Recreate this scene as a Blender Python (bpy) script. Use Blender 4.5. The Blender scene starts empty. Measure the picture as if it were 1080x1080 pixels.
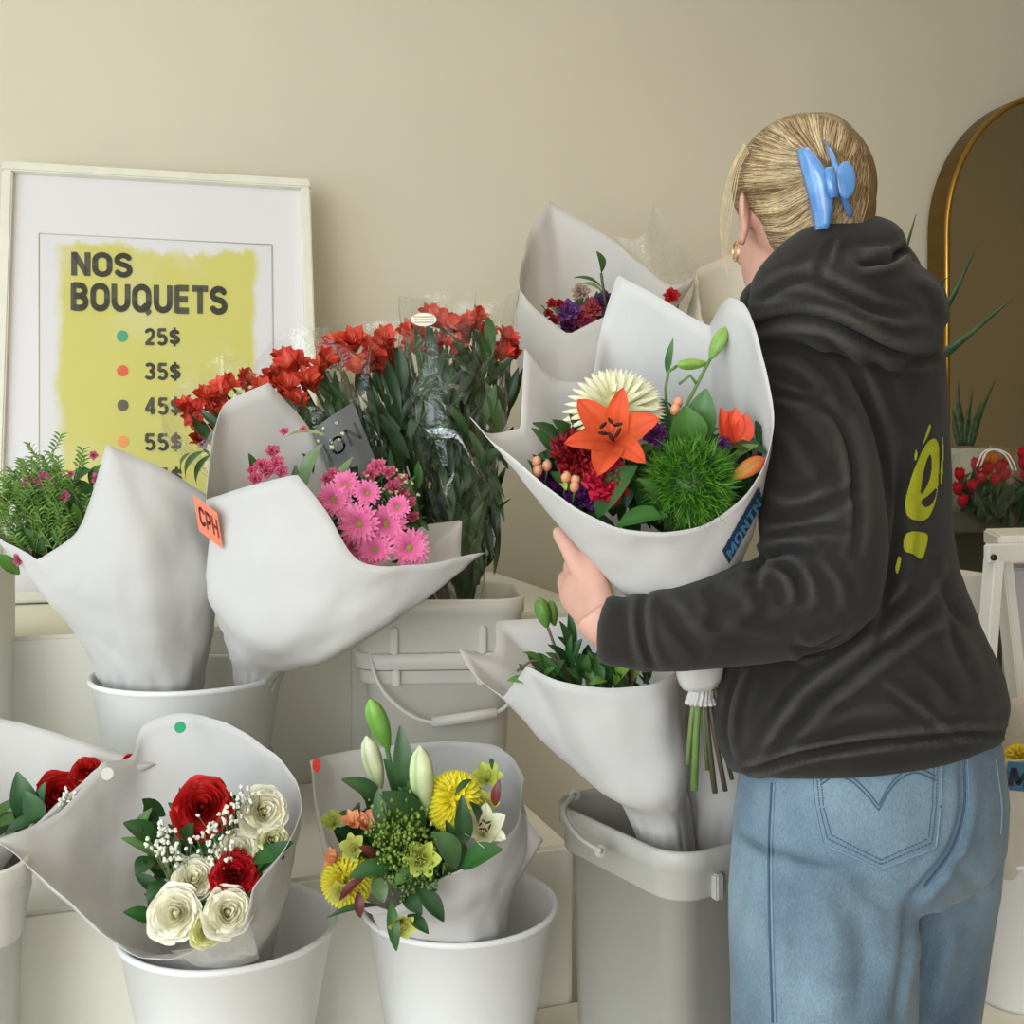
import bpy, bmesh, math, random
import numpy as np
from mathutils import Vector, Matrix, noise
from mathutils.bvhtree import BVHTree

# ------------------------------------------------------------------ basics
F = 1150.0; CX = 540.0; HY = 480.0; EYE = 1.3
def P(px, py, d):
    """a point of the shop seen at (px, py) from the tripod, d metres away"""
    return Vector(((px - CX) / F * d, d, EYE + (HY - py) / F * d))
def proj(co):
    co = np.asarray(co)
    return np.stack([co[:, 0] / co[:, 1] * F + CX, HY - (co[:, 2] - EYE) / co[:, 1] * F], 1)
PI = math.pi
def V(*a): return Vector(a)
col = bpy.context.scene.collection
ROOTS = {}

def lin(c):
    c = c / 255.0
    return c / 12.92 if c <= 0.04045 else ((c + 0.055) / 1.055) ** 2.4
def rgb(r, g, b): return (lin(r), lin(g), lin(b), 1.0)

# ------------------------------------------------------------------ materials
MATS = {}
def mat(name, color=(200, 200, 200), rough=0.6, vcol=False, nz=None, bump=None, transl=0.0, metal=0.0, spec=0.5,
        sheen=0.0, coat=0.0, color2=None, alpha_glass=None):
    if name in MATS: return MATS[name]
    m = bpy.data.materials.new(name); m.use_nodes = True
    nt = m.node_tree; nt.nodes.clear(); N = nt.nodes.new; L = nt.links.new
    out = N('ShaderNodeOutputMaterial'); b = N('ShaderNodeBsdfPrincipled')
    b.inputs['Roughness'].default_value = rough; b.inputs['Metallic'].default_value = metal
    b.inputs['Specular IOR Level'].default_value = spec
    b.inputs['Sheen Weight'].default_value = sheen
    b.inputs['Coat Weight'].default_value = coat
    tc = N('ShaderNodeTexCoord')
    if vcol:
        a = N('ShaderNodeAttribute'); a.attribute_name = 'Col'; cs = a.outputs['Color']
    else:
        r_ = N('ShaderNodeRGB'); r_.outputs[0].default_value = rgb(*color); cs = r_.outputs[0]
    if nz:
        scale, amt = nz
        n = N('ShaderNodeTexNoise'); n.inputs['Scale'].default_value = scale; n.inputs['Detail'].default_value = 5
        L(tc.outputs['Object'], n.inputs['Vector'])
        mx = N('ShaderNodeMix'); mx.data_type = 'RGBA'; mx.blend_type = 'MIX'
        mr = N('ShaderNodeMapRange'); mr.inputs[1].default_value = 0.35; mr.inputs[2].default_value = 0.65
        L(n.outputs['Fac'], mr.inputs[0])
        if color2:
            L(mr.outputs[0], mx.inputs['Factor']); L(cs, mx.inputs['A']); mx.inputs['B'].default_value = rgb(*color2)
        else:
            mx.blend_type = 'MULTIPLY'; mx.inputs['Factor'].default_value = 1.0
            mr.inputs[3].default_value = 1 - amt; mr.inputs[4].default_value = 1 + amt
            L(cs, mx.inputs['A']); L(mr.outputs[0], mx.inputs['B'])
        cs = mx.outputs['Result']
    L(cs, b.inputs['Base Color'])
    if bump:
        scale, st = bump[:2]
        n2 = N('ShaderNodeTexNoise'); n2.inputs['Scale'].default_value = scale; n2.inputs['Detail'].default_value = 6
        L(tc.outputs['Object'], n2.inputs['Vector'])
        bp = N('ShaderNodeBump'); bp.inputs['Strength'].default_value = st; bp.inputs['Distance'].default_value = 0.002
        L(n2.outputs['Fac'], bp.inputs['Height']); L(bp.outputs[0], b.inputs['Normal'])
    sh = b.outputs[0]
    if transl:
        t = N('ShaderNodeBsdfTranslucent'); L(cs, t.inputs[0])
        ms = N('ShaderNodeMixShader'); ms.inputs[0].default_value = transl
        L(sh, ms.inputs[1]); L(t.outputs[0], ms.inputs[2]); sh = ms.outputs[0]
    L(sh, out.inputs[0])
    MATS[name] = m
    return m

def mat_cello(name, tint=(255, 255, 255), base=0.05, rim=0.5, haze=0.0, rough=0.12):
    if name in MATS: return MATS[name]
    m = bpy.data.materials.new(name); m.use_nodes = True
    nt = m.node_tree; nt.nodes.clear(); N = nt.nodes.new; L = nt.links.new
    out = N('ShaderNodeOutputMaterial'); tr = N('ShaderNodeBsdfTransparent'); gl = N('ShaderNodeBsdfGlossy')
    tr.inputs[0].default_value = rgb(*tint); gl.inputs['Roughness'].default_value = rough
    lw = N('ShaderNodeLayerWeight'); lw.inputs[0].default_value = 0.35
    tc = N('ShaderNodeTexCoord'); nz = N('ShaderNodeTexNoise'); nz.inputs['Scale'].default_value = 26; nz.inputs['Detail'].default_value = 3
    nz.inputs['Distortion'].default_value = 1.2
    L(tc.outputs['Object'], nz.inputs['Vector'])
    bp = N('ShaderNodeBump'); bp.inputs['Strength'].default_value = 0.7; bp.inputs['Distance'].default_value = 0.01
    L(nz.outputs['Fac'], bp.inputs['Height']); L(bp.outputs[0], lw.inputs['Normal']); L(bp.outputs[0], gl.inputs['Normal'])
    mr = N('ShaderNodeMapRange'); mr.inputs[3].default_value = base; mr.inputs[4].default_value = rim
    L(lw.outputs['Facing'], mr.inputs[0])
    mx = N('ShaderNodeMixShader'); L(mr.outputs[0], mx.inputs[0]); L(tr.outputs[0], mx.inputs[1]); L(gl.outputs[0], mx.inputs[2])
    last = mx.outputs[0]
    if haze:
        df = N('ShaderNodeBsdfDiffuse'); df.inputs[0].default_value = rgb(240, 238, 232)
        m2 = N('ShaderNodeMixShader'); m2.inputs[0].default_value = haze; L(last, m2.inputs[1]); L(df.outputs[0], m2.inputs[2]); last = m2.outputs[0]
    L(last, out.inputs[0]); MATS[name] = m
    return m

# ------------------------------------------------------------------ mesh builder
class MB:
    def __init__(s): s.v = []; s.f = []; s.c = []
    def add(s, vs, fs, cols=None, c=(255, 255, 255)):
        o = len(s.v); s.v.extend(Vector(x) for x in vs); s.f.extend([tuple(i + o for i in f) for f in fs])
        if cols is None: cols = [c] * len(vs)
        s.c.extend(cols)
    def build(s, name, m, parent=None, solid=0.0, smooth=True, origin=None, sub=0, solid_off=0):
        if parent is not None: o0 = ROOTS[parent.name]
        elif origin is not None: o0 = Vector(origin)
        else:
            a = np.array([tuple(v) for v in s.v]); o0 = Vector(((a[:, 0].min() + a[:, 0].max()) / 2, (a[:, 1].min() + a[:, 1].max()) / 2, a[:, 2].min()))
        me = bpy.data.meshes.new(name)
        me.from_pydata([tuple(v - o0) for v in s.v], [], s.f); me.update()
        at = me.color_attributes.new('Col', 'FLOAT_COLOR', 'POINT')
        arr = np.array([[lin(x[0]), lin(x[1]), lin(x[2]), 1.0] for x in s.c], dtype=np.float32).ravel()
        at.data.foreach_set('color', arr)
        if smooth: me.polygons.foreach_set('use_smooth', [True] * len(me.polygons))
        ob = bpy.data.objects.new(name, me); col.objects.link(ob)
        if m is not None: me.materials.append(m)
        if parent is not None: ob.parent = parent
        else: ob.location = o0
        ROOTS[ob.name] = o0
        if sub:
            md = ob.modifiers.new('s', 'SUBSURF'); md.levels = sub; md.render_levels = sub
        if solid:
            md = ob.modifiers.new('t', 'SOLIDIFY'); md.thickness = solid; md.offset = solid_off
        return ob

def tag(o, label=None, cat=None, group=None, kind=None):
    if label: o['label'] = label
    if cat: o['category'] = cat
    if group: o['group'] = group
    if kind: o['kind'] = kind
    return o
def thing(name, loc, label, cat, group=None):
    o = bpy.data.objects.new(name, None); col.objects.link(o); o.location = loc; o.empty_display_size = 0.05
    ROOTS[o.name] = Vector(loc)
    return tag(o, label, cat, group)

def basis(axis, up=(0, 0, 1), roll=0.0):
    z = Vector(axis).normalized(); u = Vector(up)
    x = u.cross(z)
    if x.length < 1e-4: x = Vector((1, 0, 0)).cross(z)
    x.normalize(); y = z.cross(x)
    if roll:
        x, y = x * math.cos(roll) + y * math.sin(roll), y * math.cos(roll) - x * math.sin(roll)
    return x, y, z

def grid_faces(nu, nv, closed=False, o=0):
    f = []
    for i in range(nu - 1):
        for j in range(nv if closed else nv - 1):
            k = (j + 1) % nv
            f.append((o + i * nv + j, o + i * nv + k, o + (i + 1) * nv + k, o + (i + 1) * nv + j))
    return f
def tube(mb, pts, rad, seg=8, c=(255, 255, 255), caps=True, c2=None):
    pts = [Vector(p) for p in pts]; n = len(pts)
    if not hasattr(rad, '__len__'): rad = [rad] * n
    t0 = (pts[1] - pts[0]).normalized(); x, y, _ = basis(t0, (0.13, 0.2, 0.97))
    vs = []; cs = []
    for i, p in enumerate(pts):
        t = (pts[min(i + 1, n - 1)] - pts[max(i - 1, 0)]).normalized()
        x = (x - t * x.dot(t)).normalized(); y = t.cross(x)
        w = i / (n - 1)
        cc = c if c2 is None else tuple(c[k] * (1 - w) + c2[k] * w for k in range(3))
        for j in range(seg):
            a = 2 * PI * j / seg
            vs.append(p + (x * math.cos(a) + y * math.sin(a)) * rad[i]); cs.append(cc)
    f = grid_faces(n, seg, True)
    if caps: f.append(tuple(range(seg))[::-1]); f.append(tuple((n - 1) * seg + j for j in range(seg)))
    mb.add(vs, f, cs)
def ellipsoid(mb, c, r, axis=(0, 0, 1), up=(0, 1, 0), nu=10, nv=14, color=(255, 255, 255), roll=0, color2=None, fn=None):
    x, y, z = basis(axis, up, roll); c = Vector(c)
    if not hasattr(r, '__len__'): r = (r, r, r)
    vs = []; cs = []
    for i in range(nu + 1):
        a = PI * i / nu
        for j in range(nv):
            b = 2 * PI * j / nv
            k = fn(a, b) if fn else 1.0
            vs.append(c + (x * (r[0] * math.sin(a) * math.cos(b)) + y * (r[1] * math.sin(a) * math.sin(b)) + z * (r[2] * math.cos(a))) * k)
            w = i / nu
            cs.append(color if color2 is None else tuple(color2[q] * (1 - w) + color[q] * w for q in range(3)))
    mb.add(vs, grid_faces(nu + 1, nv, True), cs)
def smooth_path(pts, n):
    """Catmull-Rom through points (tuples of any length)"""
    a = np.array([tuple(p) for p in pts], float); m = len(a)
    if m == 2:
        t = np.linspace(0, 1, n)[:, None]; return a[0] * (1 - t) + a[1] * t
    out = []
    for k in range(n):
        u = k / (n - 1) * (m - 1); i = min(int(u), m - 2); t = u - i
        p0 = a[i - 1] if i > 0 else 2 * a[0] - a[1]; p1 = a[i]; p2 = a[i + 1]; p3 = a[i + 2] if i + 2 < m else 2 * a[-1] - a[-2]
        out.append(0.5 * ((2 * p1) + (-p0 + p2) * t + (2 * p0 - 5 * p1 + 4 * p2 - p3) * t * t + (-p0 + 3 * p1 - 3 * p2 + p3) * t ** 3))
    return np.array(out)
def ring_resample(pts, n, corners=None):
    """closed loop through pts; a 4th element marks a sharp corner"""
    m = len(pts); dense = []
    for i in range(m):
        p0, p1, p2, p3 = pts[i - 1], pts[i], pts[(i + 1) % m], pts[(i + 2) % m]
        a1 = np.array(p1[:3], float); a2 = np.array(p2[:3], float)
        a0 = np.array(p0[:3], float) if len(p1) < 4 else 2 * a1 - a2
        a3 = np.array(p3[:3], float) if len(p2) < 4 else 2 * a2 - a1
        # centripetal-ish tangents limited by chord
        L = np.linalg.norm(a2 - a1) + 1e-9
        t1 = (a2 - a0); t1 = t1 / (np.linalg.norm(t1) + 1e-9) * L; t2 = (a3 - a1); t2 = t2 / (np.linalg.norm(t2) + 1e-9) * L
        for k in range(24):
            t = k / 24
            h = (2 * t ** 3 - 3 * t * t + 1) * a1 + (t ** 3 - 2 * t * t + t) * t1 * 0.8 + (-2 * t ** 3 + 3 * t * t) * a2 + (t ** 3 - t * t) * t2 * 0.8
            dense.append(h)
    d = np.array(dense); d2 = np.vstack([d, d[:1]]); s = np.r_[0, np.cumsum(np.linalg.norm(np.diff(d2, axis=0), axis=1))]
    q = np.linspace(0, s[-1], n, endpoint=False)
    return np.stack([np.interp(q, s, d2[:, k]) for k in range(3)], 1)

# ------------------------------------------------------------------ paper wraps: lofts from a gathered neck to a free-form rim
def W3(pts):
    return [tuple(P(*p[:3])) + tuple(p[3:]) for p in pts]
def circ(px, py, d, r, tilt=(0, 0, 1), n=8, a0=PI):
    c = P(px, py, d); x, y, z = basis(tilt, (0, 1, 0))
    x = Vector((1, 0, 0)); x = (x - z * x.dot(z)).normalized(); y = z.cross(x)
    return [tuple(c + (x * math.cos(a0 + 2 * PI * k / n) + y * math.sin(a0 + 2 * PI * k / n)) * r) for k in range(n)]
def loft_rings(rings, nlev=28, n=112):
    R = np.array([ring_resample(r, n) for r in rings]); m = len(rings)
    out = []
    for k in range(nlev):
        u = k / (nlev - 1) * (m - 1); i = min(int(u), m - 2); t = u - i
        p1, p2 = R[i], R[i + 1]
        p0 = R[i - 1] if i > 0 else 2 * p1 - p2; p3 = R[i + 2] if i + 2 < m else 2 * p2 - p1
        out.append(0.5 * ((2 * p1) + (-p0 + p2) * t + (2 * p0 - 5 * p1 + 4 * p2 - p3) * t * t + (-p0 + 3 * p1 - 3 * p2 + p3) * t ** 3))
    return np.array(out)
def wrap(name, rings, m, parent, crumple=0.003, seed=0, nlev=28, n=112, solid=0.0007, gather=1.0, c=(255, 255, 255), cscale=14, rim_noise=0.0):
    G = loft_rings(rings, nlev, n)
    vs = []
    ax = G.mean(axis=1)
    for i in range(nlev):
        w = i / (nlev - 1)
        for j in range(n):
            p = Vector(G[i, j]); o = (p - Vector(ax[i])); L = o.length
            if L > 1e-6: o /= L
            q = p * cscale + Vector((seed * 3.1, seed, 0))
            k = noise.noise(q) * crumple * 1.3 + noise.noise(q * 2.7) * crumple * 0.5
            k += math.sin(j * 2 * PI / n * 17 + seed) * 0.004 * gather * max(0, 1 - w * 2.2) ** 1.5   # pleats at the neck
            k += abs(noise.noise(p * 34 + Vector((seed, 0, 0)))) * 0.010 * gather * max(0, 1 - w * 2.4)
            vs.append(p + o * k * (1 if w < 0.97 else 0.5))
    mb = MB(); mb.add(vs, grid_faces(nlev, n, True), c=c)
    return mb.build(name, m, parent, solid=solid)

# ------------------------------------------------------------------ text
def text_mesh(body, bold=0.0, spacing=1.0):
    cu = bpy.data.curves.new('t', 'FONT'); cu.body = body; cu.size = 1; cu.offset = bold; cu.space_character = spacing
    cu.resolution_u = 6
    ob = bpy.data.objects.new('t', cu); col.objects.link(ob)
    dg = bpy.context.evaluated_depsgraph_get(); me = bpy.data.meshes.new_from_object(ob.evaluated_get(dg))
    v = np.array([tuple(x.co) for x in me.vertices]); f = [tuple(p.vertices) for p in me.polygons]
    bpy.data.objects.remove(ob); bpy.data.meshes.remove(me); bpy.data.curves.remove(cu)
    return v[:, :2], f
def fit_text(body, bold, spacing=1.0):
    v, f = text_mesh(body, bold, spacing); lo = v.min(0); hi = v.max(0)
    return (v - lo) / (hi - lo), f

# ------------------------------------------------------------------ fixture coordinates (the display wall runs at an angle)
YAW = math.radians(19)
TU = Vector((math.cos(YAW), math.sin(YAW), 0)); TV = Vector((-math.sin(YAW), math.cos(YAW), 0))
def UV(u, v, z): return TU * u + TV * v + Vector((0, 0, z))
def box_uv(mb, u0, u1, v0, v1, z0, z1, bev=0.0, c=(255, 255, 255)):
    b = bmesh.new()
    vs = [b.verts.new(UV(u, v, z)) for z in (z0, z1) for v in (v0, v1) for u in (u0, u1)]
    for q in ((0, 2, 3, 1), (4, 5, 7, 6), (0, 1, 5, 4), (1, 3, 7, 5), (3, 2, 6, 7), (2, 0, 4, 6)): b.faces.new([vs[i] for i in q])
    if bev: bmesh.ops.bevel(b, geom=b.edges[:], offset=bev, segments=2, affect='EDGES')
    b.verts.index_update()
    mb.add([v.co.copy() for v in b.verts], [tuple(v.index for v in f.verts) for f in b.faces], c=c); b.free()
def obox(mb, o, ax, ay, az, bev=0.0, c=(255, 255, 255)):
    """box from corner o with edge vectors"""
    b = bmesh.new(); o = Vector(o)
    vs = [b.verts.new(o + ax * i + ay * j + az * k) for k in (0, 1) for j in (0, 1) for i in (0, 1)]
    for q in ((0, 2, 3, 1), (4, 5, 7, 6), (0, 1, 5, 4), (1, 3, 7, 5), (3, 2, 6, 7), (2, 0, 4, 6)): b.faces.new([vs[i] for i in q])
    bmesh.ops.recalc_face_normals(b, faces=b.faces[:])
    if bev: bmesh.ops.bevel(b, geom=b.edges[:], offset=bev, segments=2, affect='EDGES')
    b.verts.index_update()
    mb.add([v.co.copy() for v in b.verts], [tuple(v.index for v in f.verts) for f in b.faces], c=c); b.free()
# ================================================================== paper and flowers
M_paper = mat('white_paper', (216, 214, 211), 0.8, nz=(5, 0.02), bump=(30, 0.5), transl=0.25, spec=.25)
M_paper2 = mat('kraft_white_paper', (226, 220, 206), 0.8, bump=(40, 0.3), transl=0.35, spec=.2)
M_petal = mat('petal', rough=0.55, vcol=True, nz=(60, 0.08), transl=0.18, spec=.3)
M_leaf = mat('leaf', rough=0.42, vcol=True, nz=(35, 0.14), transl=0.10, spec=.45)
M_stem = mat('stem', rough=0.6, vcol=True, nz=(40, .1))
M_cello = mat_cello('cellophane', base=.035, rim=.40)
M_haze = mat_cello('hazy_cellophane', base=.04, rim=.4, haze=.10)
def mixc(a, b, t): return tuple(a[k] * (1 - t) + b[k] * t for k in range(3))
def jit(c, rnd, a=12): d = rnd.uniform(-a, a); return tuple(max(0, min(255, x + d + rnd.uniform(-a / 3, a / 3))) for x in c)

def petal(mb, c, fr, phi, L, Wd, a0, a1, cup=0.0, cb=(255, 255, 255), ct=None, nu=9, nv=5, wp=1.0, r0=0.0, ruffle=0.0, tipn=1.0, mid=None, rnd=None):
    """one petal leaving centre c at azimuth phi; a0/a1 = angle from the axis at its foot and tip"""
    x, y, z = fr; rh = x * math.cos(phi) + y * math.sin(phi); th = y * math.cos(phi) - x * math.sin(phi)
    pos = Vector(c) + rh * r0; ct = ct or cb; vs = []; cs = []; ds = L / (nu - 1)
    ph = rnd.uniform(0, 6) if rnd else phi * 3
    for i in range(nu):
        t = i / (nu - 1); a = a0 + (a1 - a0) * t; dr = rh * math.sin(a) + z * math.cos(a); nr = rh * math.cos(a) - z * math.sin(a)
        w = Wd * (math.sin(PI * min(1, (t * .93 + .05)) ** wp) ** .75) * (1 if t < 1 else .25 * tipn)
        for j in range(nv):
            s = -1 + 2 * j / (nv - 1)
            p = pos + th * (w * s) - nr * (cup * w * s * s) + nr * (ruffle * math.sin(s * 5 + ph + t * 6) * t)
            vs.append(p)
            cc = mixc(cb, ct, t ** .8)
            if mid is not None and abs(s) < .3: cc = mixc(cc, mid, .6)
            cs.append(cc)
        pos = pos + dr * ds
    mb.add(vs, grid_faces(nu, nv), cs)

def rose(c, axis, R, colr, seed=0, deep=None, open_=1.0):
    mb = MB(); fr = basis(axis); x, y, z = fr; rnd = random.Random(seed); c = Vector(c) - z * R * .55
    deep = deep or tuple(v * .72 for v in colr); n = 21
    for k in range(n):
        u = (k + .6) / n; phi = k * 2.4 + rnd.uniform(-.2, .2); rl = R * (.10 + .80 * u ** .85); dl = 1.25 - .35 * u
        H = R * (1.15 - .45 * u ** 1.4); flare = R * (.05 + .17 * u * u) * open_
        nu, nv = 8, 13; vs = []; cs = []
        for i in range(nu):
            t = i / (nu - 1)
            for j in range(nv):
                s = -1 + 2 * j / (nv - 1); a = phi + s * dl
                rr = rl * (.30 + .70 * math.sin(t * PI / 2) ** .8) + flare * t ** 4 - rl * .10 * s * s * t + R * .02 * math.sin(s * 4 + k) + R * .035 * u * t ** 3 * math.sin(s * 7 + k * 2.3)
                hh = H * t * (1 - .16 * s * s - .05 * math.sin(s * 3 + k) + .035 * math.sin(s * 9 + k * 1.7)) - (flare * .5) * max(0, t - .8) * 5 * u
                vs.append(c + (x * math.cos(a) + y * math.sin(a)) * rr + z * hh)
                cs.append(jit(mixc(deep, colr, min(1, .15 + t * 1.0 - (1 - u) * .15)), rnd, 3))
        mb.add(vs, grid_faces(nu, nv), cs)
    # outer rolled petals
    for k in range(6):
        phi = k * PI / 3 + rnd.uniform(-.2, .2)
        petal(mb, c + z * R * .1, fr, phi, R * 1.15, R * .60, .35, 1.9 - .4 * rnd.random(), cup=.30, cb=deep, ct=colr, nu=9, nv=7, wp=1.5, rnd=rnd, ruffle=R * .09, tipn=2.4)
    ellipsoid(mb, c + z * R * .50, (R * .12, R * .12, R * .30), axis, color=deep)
    return mb

def lily(c, axis, R, colr, throat, seed=0, open_=1.25, anth=(60, 24, 20), roll=0.0, wf=.24):
    mb = MB(); fr = basis(axis, roll=roll); rnd = random.Random(seed)
    for k in range(6):
        phi = k * PI / 3; w = R * (wf if k % 2 else wf * 1.25)
        petal(mb, Vector(c) - fr[2] * R * .30, fr, phi, R * 1.2, w, .45, open_ + .25 * rnd.random(), cup=.35, cb=throat, ct=colr, nu=12, nv=7, wp=.92, tipn=.1, rnd=rnd, ruffle=R * .015, mid=tuple(v * .86 for v in colr))
    for k in range(6):
        a = k * PI / 3 + .3; d = (fr[0] * math.cos(a) + fr[1] * math.sin(a)) * .28 + fr[2]
        e = Vector(c) + d * R * .55
        tube(mb, [Vector(c) - fr[2] * R * .2, Vector(c) + d * R * .25, e], R * .014, 5, c=mixc(colr, (255, 220, 160), .4))
        ellipsoid(mb, e, (R * .035, R * .035, R * .11), fr[0] * math.cos(a) - fr[1] * math.sin(a) * .8 + fr[2] * .5, nu=5, nv=6, color=anth)
    return mb

def bud(p0, p1, r, cg, ct=None, ridges=3):
    mb = MB(); p0 = Vector(p0); p1 = Vector(p1); ax = (p1 - p0); L = ax.length; x, y, z = basis(ax, (0, 1, .2)); vs = []; cs = []
    nu, nv = 16, 18; ct = ct or cg
    for i in range(nu):
        t = i / (nu - 1); w = r * (math.sin(PI * (t * .94 + .03)) ** .62) * (.78 + .34 * t) * (1 if t < .9 else (1 - t) / .1 * .7 + .3)
        for j in range(nv):
            a = 2 * PI * j / nv; k = 1 - .14 * abs(math.cos(ridges * a / 2 * 1.0)) ** 8
            vs.append(p0 + z * (L * t) + (x * math.cos(a) + y * math.sin(a)) * w * k)
            cs.append(mixc(mixc(cg, ct, t), (80, 130, 50), .35 * (abs(math.cos(ridges * a / 2)) ** 12)))
    mb.add(vs, grid_faces(nu, nv, True), cs)
    return mb

def daisy(c, axis, R, colr, eye, seed=0, n=22, layers=2, tipc=None):
    mb = MB(); fr = basis(axis); rnd = random.Random(seed)
    for l in range(layers):
        for k in range(n):
            phi = 2 * PI * (k + .5 * l) / n + rnd.uniform(-.08, .08)
            petal(mb, Vector(c) - fr[2] * R * .05 * l, fr, phi, R * (1 - .16 * l) * rnd.uniform(.9, 1.06), R * .13, 1.05 - .25 * l, 1.75 - .35 * l + rnd.uniform(-.12, .12), cup=.3, cb=jit(mixc(colr, (160, 30, 100), .25), rnd), ct=jit(tipc or colr, rnd, 10), nu=6, nv=3, wp=1.15, tipn=1.6)
    ellipsoid(mb, Vector(c) + fr[2] * R * .03, (R * .2, R * .2, R * .12), axis, color=eye, nu=8, nv=12, fn=lambda a, b: 1 + .08 * math.sin(9 * b) * math.sin(12 * a))
    return mb

def mum(c, axis, R, colr, deep, seed=0, n=170, flat=.75, wid=.10, cup=.6):
    """dense pompon of incurved petals"""
    mb = MB(); fr = basis(axis); rnd = random.Random(seed); x, y, z = fr
    for k in range(n):
        u = (k + .5) / n; a = math.acos(1 - u * 1.15); phi = k * 2.39996
        d = (x * math.cos(phi) + y * math.sin(phi)) * math.sin(a) + z * math.cos(a) * flat
        p = Vector(c) + d * R * .45; f2 = basis(d, z)
        petal(mb, p, f2, rnd.uniform(0, 6.28) if a < .3 else math.atan2((-z).dot(f2[1]), (-z).dot(f2[0])), R * .62, R * wid, .15, .9, cup=cup, cb=deep, ct=jit(colr, rnd, 8), nu=5, nv=3, wp=1.2, tipn=1.5)
    ellipsoid(mb, c, (R * .6, R * .6, R * .6 * flat), axis, color=deep)
    return mb

def spiky_ball(c, R, seed=0, n=5200, c0=(44, 88, 22), c1=(92, 158, 40)):
    mb = MB(); rnd = random.Random(seed); c = Vector(c)
    ellipsoid(mb, c, R * .78, color=(40, 84, 20), nu=16, nv=20)
    for k in range(n):
        z = 1 - 2 * (k + .5) / n; a = k * 2.39996; r = math.sqrt(1 - z * z); d = V(r * math.cos(a), r * math.sin(a), z)
        d = (d + V(rnd.gauss(0, .12), rnd.gauss(0, .12), rnd.gauss(0, .12))).normalized()
        cl = noise.noise(d * 5 + V(seed, 0, 0)); RR = R * (.98 + .10 * cl + rnd.uniform(-.05, .04))
        s = d.cross(V(rnd.uniform(-1, 1), rnd.uniform(-1, 1), rnd.uniform(-1, 1))).normalized() * R * .016
        b = V(rnd.gauss(0, .14), rnd.gauss(0, .14), rnd.gauss(0, .14)) * R
        p0 = c + d * R * .66; p1 = c + d * R * .85 + b * .3; p2 = c + d * RR + b
        cc = mixc(c0, c1, max(0, min(1, .5 + cl * 1.1 + rnd.uniform(-.2, .2))))
        mb.add([p0 - s, p0 + s, p1 + s, p1 - s, p2], [(0, 1, 2, 3), (3, 2, 4)], [mixc(c0, (10, 30, 8), .5)] * 2 + [cc] * 2 + [mixc(cc, (150, 200, 80), .3)])
    return mb

def carnation(c, axis, R, colr, deep, seed=0, n=46):
    mb = MB(); fr = basis(axis); rnd = random.Random(seed)
    for k in range(n):
        u = (k + .5) / n; phi = k * 2.4
        petal(mb, Vector(c) - fr[2] * R * .4, fr, phi, R * (.75 + .35 * u), R * (.20 + .12 * u), .15 + .75 * u, .5 + 1.05 * u, cup=.1, cb=deep, ct=jit(colr, rnd, 10), nu=7, nv=7, wp=1.6, ruffle=R * .10, tipn=3.0, rnd=rnd)
    return mb

def alstro(c, axis, R, colr, inner, seed=0):
    mb = MB(); fr = basis(axis); rnd = random.Random(seed)
    for k in range(6):
        phi = k * PI / 3 + rnd.uniform(-.1, .1); o = k % 2
        petal(mb, Vector(c) - fr[2] * R * .5, fr, phi, R * 1.25, R * (.34 if o else .22), .25, 1.0 + rnd.uniform(-.25, .3), cup=.45, cb=mixc(inner, colr, .35), ct=jit(colr if o else mixc(colr, inner, .25), rnd, 14), nu=8, nv=5, wp=1.25, tipn=.8, mid=tuple(v * .8 for v in colr) if o else inner)
    for k in range(4):
        a = rnd.uniform(0, 6.28); d = fr[2] + (fr[0] * math.cos(a) + fr[1] * math.sin(a)) * .2
        tube(mb, [Vector(c) - fr[2] * R * .3, Vector(c) + d * R * .5], R * .02, 4, c=mixc(colr, (255, 200, 160), .4))
    return mb

def leaf_into(mb, p0, p1, w, up=(0, -.6, .8), bend=.15, fold=.25, c0=(38, 74, 32), c1=None, n=9, wp=1.0, twist=0.0, wave=0.0):
    p0 = Vector(p0); p1 = Vector(p1); d = p1 - p0; L = d.length
    if L < 1e-6: return
    z = d / L; u = Vector(up); s = z.cross(u)
    if s.length < .05: s = z.cross(V(.7, .3, .2))
    s.normalize(); nrm = s.cross(z); c1 = c1 or mixc(c0, (110, 150, 80), .18); vs = []; cs = []
    for i in range(n):
        t = i / (n - 1); pos = p0 + d * t + nrm * (bend * L * 4 * t * (1 - t)); wt = w * (math.sin(PI * (t * .95 + .03) ** wp) ** .85)
        ca = math.cos(twist * t); sa = math.sin(twist * t); s2 = s * ca + nrm * sa; n2 = nrm * ca - s * sa
        for j, q in enumerate((-1, -.5, 0, .5, 1)):
            vs.append(pos + s2 * (wt * q) + n2 * (fold * wt * abs(q) + wave * wt * math.sin(t * 14 + j)))
            cs.append(mixc(c0, c1, .9 if j == 2 else .15 + .2 * (j > 2)))
    mb.add(vs, grid_faces(n, 5), cs)
def leaf(parent, a, b, w, name='leaf', **k):
    mb = MB(); leaf_into(mb, a, b, w, **k); return mb.build(name, M_leaf, parent)
def leaves_px(parent, lst, d, name='leaf', **k):
    for q in lst:
        x0, y0, x1, y1, w = q[:5]; dd = d + (q[5] if len(q) > 5 else 0); kk = dict(k)
        if len(q) > 6: kk['c0'] = q[6]
        leaf(parent, P(x0, y0, dd + .012), P(x1, y1, dd - .006), w / F * dd / 2, name, **kk)
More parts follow.
